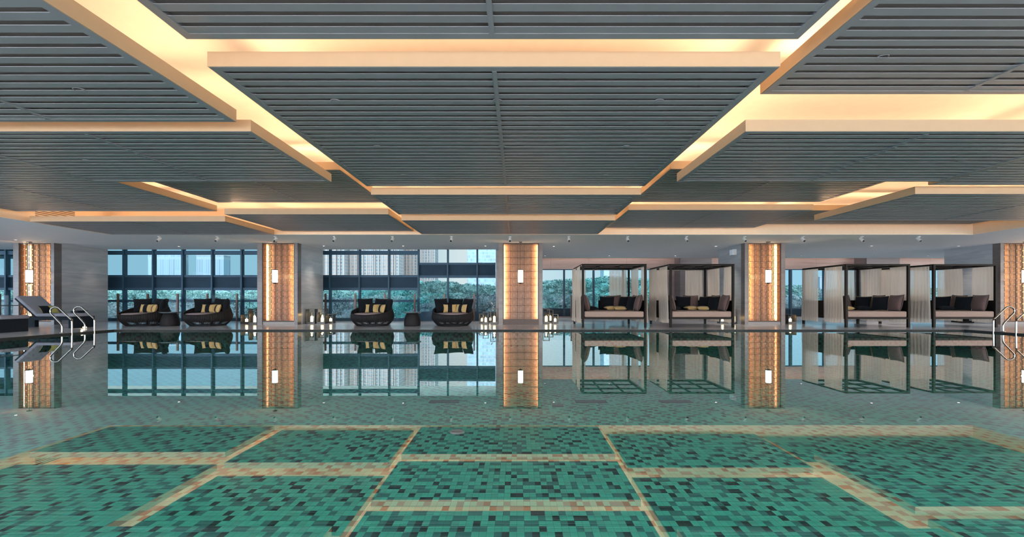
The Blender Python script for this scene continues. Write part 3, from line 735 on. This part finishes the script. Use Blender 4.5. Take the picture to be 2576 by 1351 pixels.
# ================================================================== canopy daybeds
BW, BD = 1.98, 2.06
ZT = 2.06-DECK
def curtain_mesh(p0, p1, z0, z1, waves, amp, seed, flare=.06, tieback=0.0):
    rnd = random.Random(seed); p0 = Vector(p0); p1 = Vector(p1); d_ = (p1-p0); L = d_.length; d_.normalize(); nrm = Vector((-d_.y, d_.x, 0))
    f = MB(); NU, NV = waves*8, 10; ph = [rnd.uniform(-.7, .7) for _ in range(waves+2)]
    P = []
    for i in range(NU+1):
        u = i/NU; row = []
        k = int(u*waves); phase = ph[k]*(1-(u*waves-k))+ph[k+1]*(u*waves-k)
        for j in range(NV+1):
            v = j/NV
            wv = math.sin(u*waves*2*PI+phase)*amp*(.45+.75*v)+.012*math.sin(u*5+v*4+seed)
            s_ = (u-.5)*L*(1+flare*v)+L*.5
            q = p0+d_*s_+nrm*wv; row.append((q.x, q.y, z1+(z0-z1)*v+.008*math.sin(u*9+seed)*v))
        P.append(row)
    f.grid(P)
    # heading band
    return f
def make_bed():
    root = empty('canopy_daybed'); h = .0325; x0, x1 = -BW/2, BW/2
    for px_, py_ in ((x0, 0), (x1, 0), (x0, BD), (x1, BD)):
        f = MB(); f.box(px_-h, px_+h, py_-h, py_+h, 0, ZT-.05); f.build('post', 'espresso', root)
    f = MB()
    f.box(x0-h, x1+h, -h, h, ZT-.05, ZT); f.box(x0-h, x1+h, BD-h, BD+h, ZT-.05, ZT); f.box(x0-h, x0+h, h, BD-h, ZT-.05, ZT); f.box(x1-h, x1+h, h, BD-h, ZT-.05, ZT)
    for k in (1, 2):
        f.box(x0+h, x1-h, BD*k/3-.025, BD*k/3+.025, ZT-.045, ZT-.005)
        xx = x0+BW*k/3; f.box(xx-.025, xx+.025, h, BD-h, ZT-.042, ZT-.008)
    f.build('canopy_frame', 'espresso', root)
    f = MB(); f.tube([(x0-.05, .0, ZT-.055), (x0-.05, BD, ZT-.055)], .008, 6); f.tube([(x1+.05, .0, ZT-.055), (x1+.05, BD, ZT-.055)], .008, 6); f.tube([(x0, BD+.05, ZT-.055), (x1, BD+.05, ZT-.055)], .008, 6)
    f.build('curtain_rail', 'chrome', root)
    f = MB(); f.box(x0+h, x1-h, -.02, .03, .265, .325); f.box(x0+h, x1-h, BD-.03, BD+.02, .265, .325); f.box(x0-.02, x0+.03, h, BD-h, .265, .325); f.box(x1-.03, x1+.02, h, BD-h, .265, .325)
    f.box(x0+.03, x1-.03, .03, BD-.03, .285, .318)
    f.build('bed_base', 'espresso', root)
    f = MB(); f.box(x0+.045, x1-.045, -.01, BD-.05, .327, .515); o = bev(f.build('mattress', 'bed_fabric', root), .035, 4)
    for p in o.data.polygons: p.use_smooth = True
    for sgn, xx in ((-1, x0), (1, x1)):
        f = MB(); f.box(xx-.02, xx+.02, h, BD-h, .327, .86); f.build('arm_panel', 'espresso', root)
    f = MB(); f.box(-.12, x1-h, BD-.02, BD+.02, .327, .86); f.build('back_panel', 'espresso', root)
    zc0, zc1 = .14, ZT-.065
    cur = [((x0-.080, .06, 0), (x0-.080, .86, 0)), ((x0-.080, 1.20, 0), (x0-.080, 2.02, 0)),
           ((x1+.080, .06, 0), (x1+.080, .80, 0)), ((x1+.080, 1.12, 0), (x1+.080, 2.02, 0)),
           ((x0+.05, BD+.085, 0), (x0+.42, BD+.085, 0)), ((.30, BD+.085, 0), (x1-.06, BD+.085, 0))]
    for i, (a, b_) in enumerate(cur):
        L = (Vector(a)-Vector(b_)).length
        curtain_mesh(a, b_, zc0, zc1, max(3, int(L/.11)), .026, i*3+1).build('curtain', 'sheer_cloth', root)
    return root
bed0 = make_bed()
BEDS = [(AX(1545, 13.87), 13.87, 'the leftmost daybed', 'black framed canopy daybed with pale sheer curtains just right of the middle column'),
        (AX(1765.5, 13.9), 13.90, 'the second daybed', 'black framed canopy daybed with sheer curtains left of the right lattice column'),
        (AX(2206.7, 13.93), 13.93, 'the third daybed', 'black framed canopy daybed with sheer curtains right of the right lattice column'),
        (AX(2426.5, 13.98), 13.98, 'the rightmost daybed', 'black framed canopy daybed beside the pool ladder at the far right')]
for i, (x, Y, ph, lab) in enumerate(BEDS):
    o = bed0 if i == 0 else copy_tree(bed0)
    o.location = (x, Y, DECK); tag(o, lab, 'daybed', 'canopy daybeds by the pool')
    rnd = random.Random(40+i); zt = DECK+.515
    def C(k, lx, ly, face, txt, lying=False, lean=14, roll=0):
        j = rnd.uniform(-.02, .02)
        return cushion(k, (x+lx+j, Y+ly+rnd.uniform(-.03, .03), zt+(.07 if lying else -.002)), face+rnd.uniform(-5, 5), lean, roll+rnd.uniform(-3, 3), lying, label=txt+' '+ph, group='cushions on the canopy daybeds')
    C('mauve', .80, .36, 180, 'mauve cushion at the front against the right arm of')
    C('black_gold', .66, .72, 196, 'gold-piped black cushion second from the front along the right arm of')
    C('mauve', .80, 1.08, 180, 'mauve cushion halfway along the right arm of')
    C('black_gold', .62, 1.40, 205, 'gold-piped black cushion at the rear of the right arm of')
    C('mauve', .42, 1.88, -90, 'mauve cushion against the back panel of')
    C('black', .10, 1.74, -95, 'plain black square cushion leaning before the back panel of')
    if i < 2:
        C('mauve', -.80, .45, 0, 'mauve cushion at the front against the left arm of')
        C('black_gold', -.66, .85, -12, 'gold-piped black cushion against the left arm of')
        C('small_black', -.46, .95, -60, 'small black cushion lying flat near the left arm of', True)
        C('gold', .16, 1.05, -80, 'small gold cushion lying flat, the left one on', True)
        C('gold', .42, .86, -100, 'small gold cushion lying flat, the right one on', True)
    else:
        C('black', -.60, 1.30, -20, 'plain black square cushion at the rear left of')
        C('gold', -.10, 1.0, -80, 'small gold cushion lying flat, the left one on', True)
        C('small_black', .38, .92, -100, 'small black cushion lying flat near the right arm of', True)
        if i == 2: C('gold', .15, 1.35, -70, 'small gold cushion lying flat, the rear one on', True)

# ================================================================== candle lanterns
def lantern(px, y0, wpx, htop, lab, kind_='lantern', face=0.0):
    """px: centre, y0: bottom edge in the photograph"""
    Y = (EYE-DECK)*F/(y0-752)+.12; x = AX(px, Y); w_ = max(.2, wpx*Y/F)/2; H = max(.2, (EYE-(htop-752)*Y/F)-DECK); dp = .13
    root = empty('candle_lantern', (x, Y, DECK), math.radians(face), label=lab, cat='lantern', group='candle lanterns on the deck')
    f = MB(); f.box(-w_, w_, -dp, dp, 0, .075); bev(f.build('lantern_base', 'lantern_metal', root), .004)
    for xa in (-w_, w_-.012):
        f = MB(); f.box(xa, xa+.012, -dp, dp, .075, H); f.build('side_plate', 'lantern_metal', root)
    f = MB(); f.box(-w_, w_, -dp, -dp+.012, H, H+.012); f.box(-w_, w_, dp-.012, dp, H, H+.012); f.box(-w_, -w_+.012, -dp, dp, H, H+.012); f.box(w_-.012, w_, -dp, dp, H, H+.012); f.build('top_frame', 'lantern_metal', root)
    rr = min(.07, w_*.62); hg = H*.80; hc = .075+min(.24, (H-.1)*.46)
    f = MB(); f.lathe([(rr, .076), (rr, hg), (rr-.004, hg)], seg=20); f.build('glass_cylinder', 'candle_glass', root)
    f = MB(); f.lathe([(0, .076), (rr*.68, .076), (rr*.66, hc-.01), (rr*.5, hc), (0, hc-.012)], seg=16); f.build('candle', 'candle_wax', root)
    f = MB(); f.lathe([(.001, hc-.005), (.008, hc+.008), (.005, hc+.022), (.0005, hc+.036)], seg=8); f.build('flame', 'candle_wax', root)
    point('candle_light', (0, 0, hc+.06), 1.3, (1, .66, .28), .03, root)
lantern(620.5, 815, 20, 792, 'short candle lantern left of the column between chair pairs, beside the wicker chair')
lantern(641, 816, 20, 782, 'tall candle lantern touching the left side of the column between chair pairs')
lantern(640, 812.5, 20, 778, 'tallest candle lantern half hidden behind the column between chair pairs')
lantern(784.5, 815, 22, 778, 'tall candle lantern nearest the right flank of the column between chair pairs')
lantern(810.5, 815, 20, 785.5, 'middle-height candle lantern in the trio right of that column')
lantern(812, 810.8, 22, 777.6, 'tall candle lantern at the rear of the group right of that column')
lantern(832, 813.6, 18, 791, 'short candle lantern at the right end of the trio before the windows')
lantern(1212.5, 814, 13, 790.5, 'short thin-framed candle lantern at the left end of the group left of the middle column')
lantern(1222, 815.6, 14, 785.5, 'medium thin-framed candle lantern second from left beside the middle column')
lantern(1234, 811.5, 13, 789, 'small candle lantern at the rear of the group left of the middle column')
lantern(1243.5, 815.8, 19, 777.6, 'tallest thin-framed candle lantern touching the left of the middle column')
lantern(1374, 814.6, 16, 777.5, 'tallest thin-framed candle lantern touching the right of the middle column')
lantern(1384, 811.5, 15, 780, 'tall candle lantern at the rear of the trio right of the middle column')
lantern(1396.5, 814.5, 15, 791.5, 'short thin-framed candle lantern at the right end right of the middle column')
lantern(1817.5, 814.0, 20, 796, 'low candle lantern seen beneath the second daybed')
lantern(1851, 814.6, 16, 778.5, 'tall candle lantern between the second daybed and the lattice column')
lantern(1988, 814.5, 20, 792, 'single candle lantern on the right of the column before the third daybed')

# blossom sprig among the lanterns
Y = 16.9; root = empty('blossom_sprig', (AX(1239, Y), Y, DECK), label='thin pale blossom sprig rising behind the lanterns left of the middle column', cat='flower')
f = MB(); f.tube([(0, 0, 0), (0, 0, .03)], .05, 12); f.lathe([(.045, .03), (.05, .22), (.03, .26), (.026, .26), (.04, .2)], seg=14); f.build('vase', 'lantern_metal', root)
f = MB(); f.tube([(0, 0, .2), (.02, 0, .5), (-.01, .01, .72)], .004, 5); f.tube([(.02, 0, .5), (.06, 0, .66)], .003, 5); f.build('stem', 'bark', root)
f = MB(); rb = random.Random(3)
for (bx, bz) in ((-.01, .72), (.06, .66), (.03, .58), (.0, .52), (.02, .47), (-.04, .76)):
    for k in range(5):
        a = k*2*PI/5; c = Vector((bx+.016*math.cos(a), -.006, bz+.016*math.sin(a))); u = Vector((math.cos(a), 0, math.sin(a)))*.017; v = Vector((-math.sin(a), .35, math.cos(a)))*.011
        f.quad(c-u, c-v, c+u, c+v)
f.build('blossom', 'white_plastic', root)
# low tray table under the rightmost daybed
Y = 16.5; root = empty('tray_table', (AX(2429, Y), Y, DECK), label='low dark tray table seen beneath the rightmost canopy daybed', cat='table')
f = MB(); f.box(-.35, .35, -.2, .2, .02, .085); f.build('tray', 'espresso', root)
f = MB(); f.box(-.09, .05, -.08, .08, .085, .28); f.build('pedestal', 'espresso', root)
# floor light by the lounger
root = empty('floor_light', (AX(217, 13.55), 13.50, DECK), label='small glowing floor light in front of the sun lounger foot', cat='lamp')
f = MB(); f.box(-.16, .16, -.05, .05, 0, .012); f.build('base_plate', 'lantern_metal', root)
f = MB(); f.lathe([(0, .013), (.045, .013), (.045, .05), (0, .055)], seg=16); f.build('lamp_glass', 'candle_wax', root)
point('floor_light_bulb', (0, -.08, .10), 1.2, (1, .72, .40), .03, root)

# ================================================================== sun loungers
def lounger(Y0, lab, pill):
    xf = -13.80; root = empty('sun_lounger', (xf, Y0, DECK), label=lab, cat='lounger', group='wicker sun loungers at the left')
    L, W = 2.08, .74
    f = MB(); f.box(-.11, 0, 0, W, .0, .355); bev(f.build('foot_block', 'wicker_blue', root), .01)
    f = MB(); f.box(-L, -L+.25, 0, .12, 0, .30); f.box(-L, -L+.25, W-.12, W, 0, .30); f.build('head_block', 'wicker_blue', root)
    f = MB(); f.box(-L, -.11, 0, .05, .25, .345); f.box(-L, -.11, W-.05, W, .25, .345); f.box(-L, -L+.05, .05, W-.05, .25, .345); f.box(-1.2, -.11, .05, W-.05, .30, .335); f.build('side_rail', 'wicker_blue', root)
    f = MB(); f.box(-1.16, .06, .01, W-.01, .358, .455); o = bev(f.build('seat_cushion', 'lounger_fabric', root), .04, 4)
    for p in o.data.polygons: p.use_smooth = True
    a = math.radians(42); hx_, hz_ = -1.17, .36; d_ = Vector((-math.cos(a), 0, math.sin(a))); n_ = Vector((math.sin(a), 0, math.cos(a)))
    def slab(nm, mat_, t0, t1, l0, l1, ins, bw):
        f = MB(); vs = []
        for l_ in (l0, l1):
            for y in (ins, W-ins):
                for t_ in (t0, t1): q = Vector((hx_, y, hz_))+d_*l_+n_*t_; vs.append(tuple(q))
        f.v = vs; f.f = [(0, 1, 3, 2), (4, 6, 7, 5), (0, 4, 5, 1), (2, 3, 7, 6), (0, 2, 6, 4), (1, 5, 7, 3)]; f.mi = [0]*6; f.sm = [True]*6
        o = bev(f.build(nm, mat_, root), bw, 4); return o
    slab('backrest', 'wicker_blue', -.02, .02, 0, .84, .02, .008)
    slab('back_cushion', 'lounger_fabric', .022, .11, -.02, .86, .01, .035)
    f = MB(); f.tube([Vector((hx_, .08, hz_))+d_*.55, (-1.75, .08, .27)], .012, 6); f.tube([Vector((hx_, W-.08, hz_))+d_*.55, (-1.75, W-.08, .27)], .012, 6); f.build('backrest_strut', 'black_plastic', root)
    if pill:
        cushion('lime', (xf-1.02, Y0+W*.5, DECK+.458), 0, 34, label='black and lime two-tone cushion at the hinge of the rear sun lounger', group='lounger cushions')
lounger(13.56, 'dark wicker sun lounger with raised grey back, behind the left pool ladder', True)
lounger(11.62, 'dark wicker sun lounger cut by the left edge, nearest the camera', False)
# tables by the loungers
root = empty('side_table', (-15.62, 12.95, DECK), label='thin dark side table between the two sun loungers', cat='table')
f = MB(); f.box(-.62, .55, -.35, .35, .70, .725); f.build('table_top', 'table_top', root)
f = MB(); f.tube([(0, 0, .02), (0, 0, .70)], .03, 10); f.lathe([(0, 0), (.22, 0), (.22, .015), (0, .025)], seg=24); f.build('pedestal', 'black_plastic', root)
root = empty('side_table', (AX(196, 14.75), 14.75, DECK), label='low dark side table behind the rear sun lounger', cat='table')
f = MB(); f.box(-.17, .17, -.17, .17, .50, .52); f.build('table_top', 'black_plastic', root)
f = MB(); f.box(-.12, .12, -.12, .12, 0, .50); f.build('table_body', 'wicker_blue', root)

# ================================================================== pool ladders
def ladder(xp, sgn, ys, lab):
    """xp: pool-side post, sgn: direction of the deck, ys: planes of the two rails"""
    y0 = ys[0]; root = empty('pool_ladder', (xp, y0, 0), label=lab, cat='ladder', group='chrome pool ladders')
    for y in ys:
        pts = [(0, -.45), (0, .34), (.02, .40), (.06, .44), (.30, .665), (.36, .715), (.43, .735), (.50, .72), (.56, .675), (.575, .61), (.55, .55), (.50, .50), (.31, .30), (.275, .25), (.265, .19), (.265, .045)]
        # round the polyline
        P = [Vector((sgn*a, y-y0, c)) for a, c in pts]
        Q = []
        for i in range(len(P)-1):
            for k in range(4):
                t_ = k/4; p0_ = P[max(i-1, 0)]; p1_ = P[i]; p2_ = P[i+1]; p3_ = P[min(i+2, len(P)-1)]
                Q.append(.5*((2*p1_)+(-p0_+p2_)*t_+(2*p0_-5*p1_+4*p2_-p3_)*t_*t_+(-p0_+3*p1_-3*p2_+p3_)*t_**3))
        Q.append(P[-1])
        f = MB(); f.tube(Q, .021, 12); f.build('handrail', 'chrome', root)
        f = MB(); f.lathe([(.021, .056), (.05, .050), (.055, .041), (0, .041)], cx=sgn*.265, cy_=y-y0, seg=20); f.build('flange', 'chrome', root)
    for z in (-.12, -.38):
        f = MB(); f.box(-.05, .05, min(ys)-y0, max(ys)-y0, z-.015, z+.015); f.build('tread', 'chrome', root)
ladder(PX0+.07, -1, (11.68, 12.30), 'chrome pool ladder handrails at the left pool edge before the loungers')
ladder(PX1-.10, 1, (12.09, 11.54), 'chrome pool ladder handrails at the right edge of the pool')

# drains on the pool floor
def drain(px, py, wpx, hpx, lab):
    Y = (EYE+.5)*F/(py-752); x = AX(px, Y); w_ = wpx*Y/F/2; h_ = hpx*Y*Y/F/(EYE+.5)/2
    f = MB(); n = 26
    for i in range(n): xx = -w_+2*w_*i/n; f.box(xx, xx+w_/n, -h_, h_, 0, .008)
    f.box(-w_, w_, -h_, -h_+.015, 0, .009); f.box(-w_, w_, h_-.015, h_, 0, .009)
    tag(f.build('pool_drain_grate', 'spandrel', loc=(x, Y, -.4995)), lab, 'drain grate', 'drain grates on the pool floor')
drain(1118, 1011, 76, 6, 'dark drain grate on the pool floor left of the middle column reflection')
drain(1487, 1011, 80, 6, 'dark drain grate on the pool floor right of the middle column reflection')
drain(1700, 1011, 80, 6, 'dark drain grate on the pool floor below the second daybed reflection')
f = MB(); Y = (EYE+.5)*F/(1021-752); f.box(-.075, .075, -.07, .07, 0, .006); tag(f.build('pool_floor_plate', 'black_plastic', loc=(AX(1403, Y), Y, -.4995)), 'small dark square plate on the pool floor near the middle column reflection', 'floor plate')
Y = (EYE+.5)*F/(1087-752)
f = MB(); f.lathe([(.0, .012), (.05, .012), (.052, .014), (.075, .010), (.08, 0)], seg=28); tag(f.build('pool_inlet', 'white_plastic', loc=(AX(1150, Y), Y, -.4995)), 'round pale inlet disc on the pool floor', 'pool inlet')

# ================================================================== outside
GZ = -9.0
# unseen storeys above and below the hall, upper mass added to shade the trees
f = MB(); f.box(-110, 110, RY0-.5, 21.5, ZTOP+.2, 75); f.box(-110, RX0-.3, 17.5, 21.5, ZC, ZTOP+.2); f.box(-110, 110, RY0-.5, 21.0, GZ, -.9); tag(f.build('unseen_storeys', 'spandrel'), kind='structure')
f = MB(); f.box(-900, 900, 24, 900, GZ-.5, GZ); tag(f.build('ground', 'leaves_deep'), kind='structure')
def crown_mesh(seed, n=80):
    rnd = random.Random(seed); f = MB()
    def blob(cx_, cy__, cz, r_):
        P = []; NA, NB = 12, 16
        for i in range(NA):
            th = PI*(i+.001)/(NA-1+.002); row = []
            for j in range(NB):
                ph = 2*PI*j/NB; k = r_*(1+rnd.uniform(-.16, .16)); row.append((cx_+k*math.sin(th)*math.cos(ph), cy__+k*math.sin(th)*math.sin(ph), cz+k*math.cos(th)*.85))
            P.append(row)
        f.grid(P, closed_v=True, smooth=True)
    for _ in range(n):
        a = rnd.uniform(0, 2*PI); q = rnd.random()**.5; h = rnd.uniform(-.5, 1)
        rr = q*(1-.35*max(0, h)**2)*.85
        blob(rr*math.cos(a), rr*math.sin(a), h*.55*math.sqrt(max(.05, 1-q*q*.8)), rnd.uniform(.12, .25))
    # leaf sprays
    for _ in range(7000):
        u = rnd.uniform(-.5, 1); a = rnd.uniform(0, 2*PI); q = math.sqrt(max(0, 1-(u*.9)**2))*rnd.uniform(.80, 1.06)
        c = Vector((q*math.cos(a), q*math.sin(a), u*.62)); s_ = rnd.uniform(.007, .020)
        d1 = Vector((rnd.uniform(-1, 1), rnd.uniform(-1, 1), rnd.uniform(-1, 1))).normalized()*s_; d2 = Vector((rnd.uniform(-1, 1), rnd.uniform(-1, 1), rnd.uniform(-1, 1))).normalized()*s_
        f.quad(c-d1-d2, c+d1-d2, c+d1+d2, c-d1+d2)
    return f
crowns = {}
for k, mt in (('deep', 'leaves_deep'), ('teal', 'leaves_teal'), ('bare', 'leaves_bare')):
    crowns[k] = [crown_mesh(hash_+{'deep': 0, 'teal': 10, 'bare': 20}[k]).build('crown', mt) for hash_ in (1, 2)]
TL = {'deep': 'bushy green tree outside beyond the windows', 'teal': 'bright teal-green tree outside beyond the windows', 'bare': 'pale thin-leaved winter tree outside beyond the windows'}
used = set()
def tree(px, ytop, Y, r_, k, v=0):
    x = AX(px, Y); zt = zz(ytop, Y); zc_ = zt-r_*.58
    root = empty('tree', (x, Y, GZ), label=TL[k], cat='tree', group='trees beyond the windows, '+k)
    src = crowns[k][v]
    if (k, v) in used: c = src.copy(); COL.objects.link(c)
    else: c = src; used.add((k, v))
    c.parent = root; c.location = (0, 0, zc_-GZ); c.scale = (r_, r_, r_); c.rotation_euler = (0, 0, random.uniform(0, 6.28))
    f = MB(); f.tube([(0, 0, 0), (.1, 0, (zc_-GZ)*.5), (0, .1, zc_-GZ)], [.35, .28, .2], 8); f.build('trunk', 'bark', root)
T = []
for i, px in enumerate(range(-60, 700, 46)):      # left stretch
    T.append((px+random.uniform(-12, 12), random.uniform(728, 742), random.uniform(60, 80), random.uniform(3.6, 5.0), 'deep'))
for i, px in enumerate(range(-60, 800, 64)):
    T.append((px+random.uniform(-14, 14), random.uniform(752, 768), random.uniform(42, 50), random.uniform(3.6, 4.4), 'deep' if i % 3 else 'bare'))
for px, yt, Y, r_, k in ((830, 728, 60, 4.4, 'deep'), (880, 738, 58, 4, 'deep'), (925, 732, 62, 4, 'bare'), (955, 728, 52, 3, 'teal'), (985, 726, 55, 4, 'deep'), (1030, 726, 50, 4.2, 'deep'), (840, 752, 40, 3.2, 'bare'), (900, 758, 40, 3.2, 'bare'), (960, 750, 40, 3.2, 'deep'), (1010, 752, 38, 3.2, 'deep'),
                     (1070, 714, 44, 3.6, 'teal'), (1108, 713, 42, 3.2, 'deep'), (1150, 722, 44, 2.6, 'deep'), (1195, 720, 42, 3.2, 'deep'), (1240, 726, 42, 3.4, 'deep'), (1085, 742, 34, 2.8, 'teal'), (1135, 744, 34, 2.8, 'deep'), (1185, 752, 34, 2.8, 'bare'), (1235, 744, 34, 2.8, 'bare'), (1290, 735, 44, 4, 'deep'),
                     (1040, 762, 34, 2.6, 'teal'), (1110, 768, 30, 2.6, 'bare'),
                     (1350, 716, 52, 3.4, 'deep'), (1392, 711, 50, 3.2, 'deep'), (1425, 707, 50, 3.4, 'deep'), (1465, 712, 50, 3.2, 'deep'), (1500, 704, 50, 3.6, 'teal'), (1540, 700, 50, 3.4, 'deep'), (1580, 708, 50, 3.6, 'deep'), (1625, 705, 50, 3.8, 'teal'),
                     (1370, 742, 42, 3.2, 'deep'), (1415, 745, 42, 3.2, 'bare'), (1470, 742, 42, 3.2, 'deep'), (1525, 740, 42, 3.2, 'teal'), (1580, 742, 42, 3.2, 'deep'), (1640, 744, 42, 3.2, 'deep'),
                     (1930, 724, 54, 3.8, 'deep'), (1985, 721, 54, 3.4, 'deep'), (2025, 728, 54, 3.4, 'bare'), (2070, 732, 54, 3.6, 'deep'), (2120, 728, 54, 3.6, 'deep'), (2180, 732, 54, 4, 'bare'), (2300, 730, 56, 4, 'deep'), (2370, 728, 56, 4, 'deep'),
                     (1960, 748, 44, 3.6, 'bare'), (2020, 752, 44, 3.6, 'deep'), (2090, 750, 44, 3.6, 'bare'), (2330, 752, 46, 4, 'bare')):
    T.append((px, yt, Y, r_, k))
for i, (px, yt, Y, r_, k) in enumerate(T): tree(px, yt, Y, r_, k, i % 2)

def tower(px0, px1, Y, ztop, mat_, lab, depth=18, bays=None, cap=None):
    x0, x1 = AX(px0, Y), AX(px1, Y); root = empty('tower_block', ((x0+x1)/2, Y, GZ), label=lab, cat='building'); h_ = (x1-x0)/2; H = ztop-GZ
    f = MB(); f.box(-h_, h_, 0, depth, 0, H); f.build('wall', mat_, root)
    if bays:
        for (a, b_, m_) in bays:
            f = MB(); f.box(-h_+2*h_*a, -h_+2*h_*b_, -1.4, 0, 0, H); f.build('bay', m_, root)
        f = MB(); n = max(2, int(2*h_/3.4))
        for i in range(n+1):
            xx = -h_+2*h_*i/n; f.box(xx-.28, xx+.28, -1.9, 0, 0, H)
        f.build('fins', 'fin_paint', root)
    if cap:
        f = MB(); f.box(-h_-.2, h_+.2, -.3, depth+.3, H, H+cap); f.build('roof', 'roof_grey', root)
    return root
tower(742, 866, 380, 95, 'apartment_wall', 'pale apartment tower at the left of the three, beside the column', bays=[(.1, .35, 'apartment_bay'), (.62, .85, 'apartment_bay')])
tower(874, 1003, 390, 95, 'apartment_wall', 'wide pale apartment tower in the middle of the three behind the wicker chairs', bays=[(.05, .2, 'apartment_bay'), (.38, .52, 'apartment_bay'), (.7, .9, 'apartment_bay')])
tower(1006, 1094, 430, 95, 'apartment_wall', 'pale apartment tower at the right of the three', bays=[(.1, .4, 'apartment_bay')])
tower(1175, 1262, 420, 95, 'glass_tower_wall', 'blue glass tower left of the middle column', cap=None)
tower(1519, 1570, 420, 95, 'glass_tower_wall', 'blue glass tower seen behind the leftmost daybed', cap=None)
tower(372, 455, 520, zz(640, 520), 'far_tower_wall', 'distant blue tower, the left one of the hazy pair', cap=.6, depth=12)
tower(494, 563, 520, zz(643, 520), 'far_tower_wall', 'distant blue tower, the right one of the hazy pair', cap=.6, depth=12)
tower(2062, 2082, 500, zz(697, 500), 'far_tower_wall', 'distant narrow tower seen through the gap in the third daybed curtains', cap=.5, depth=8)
tower(1384, 1424, 100, zz(711, 100), 'apartment_wall', 'low building with a grey roof above the trees right of the middle column', cap=.5, depth=10)
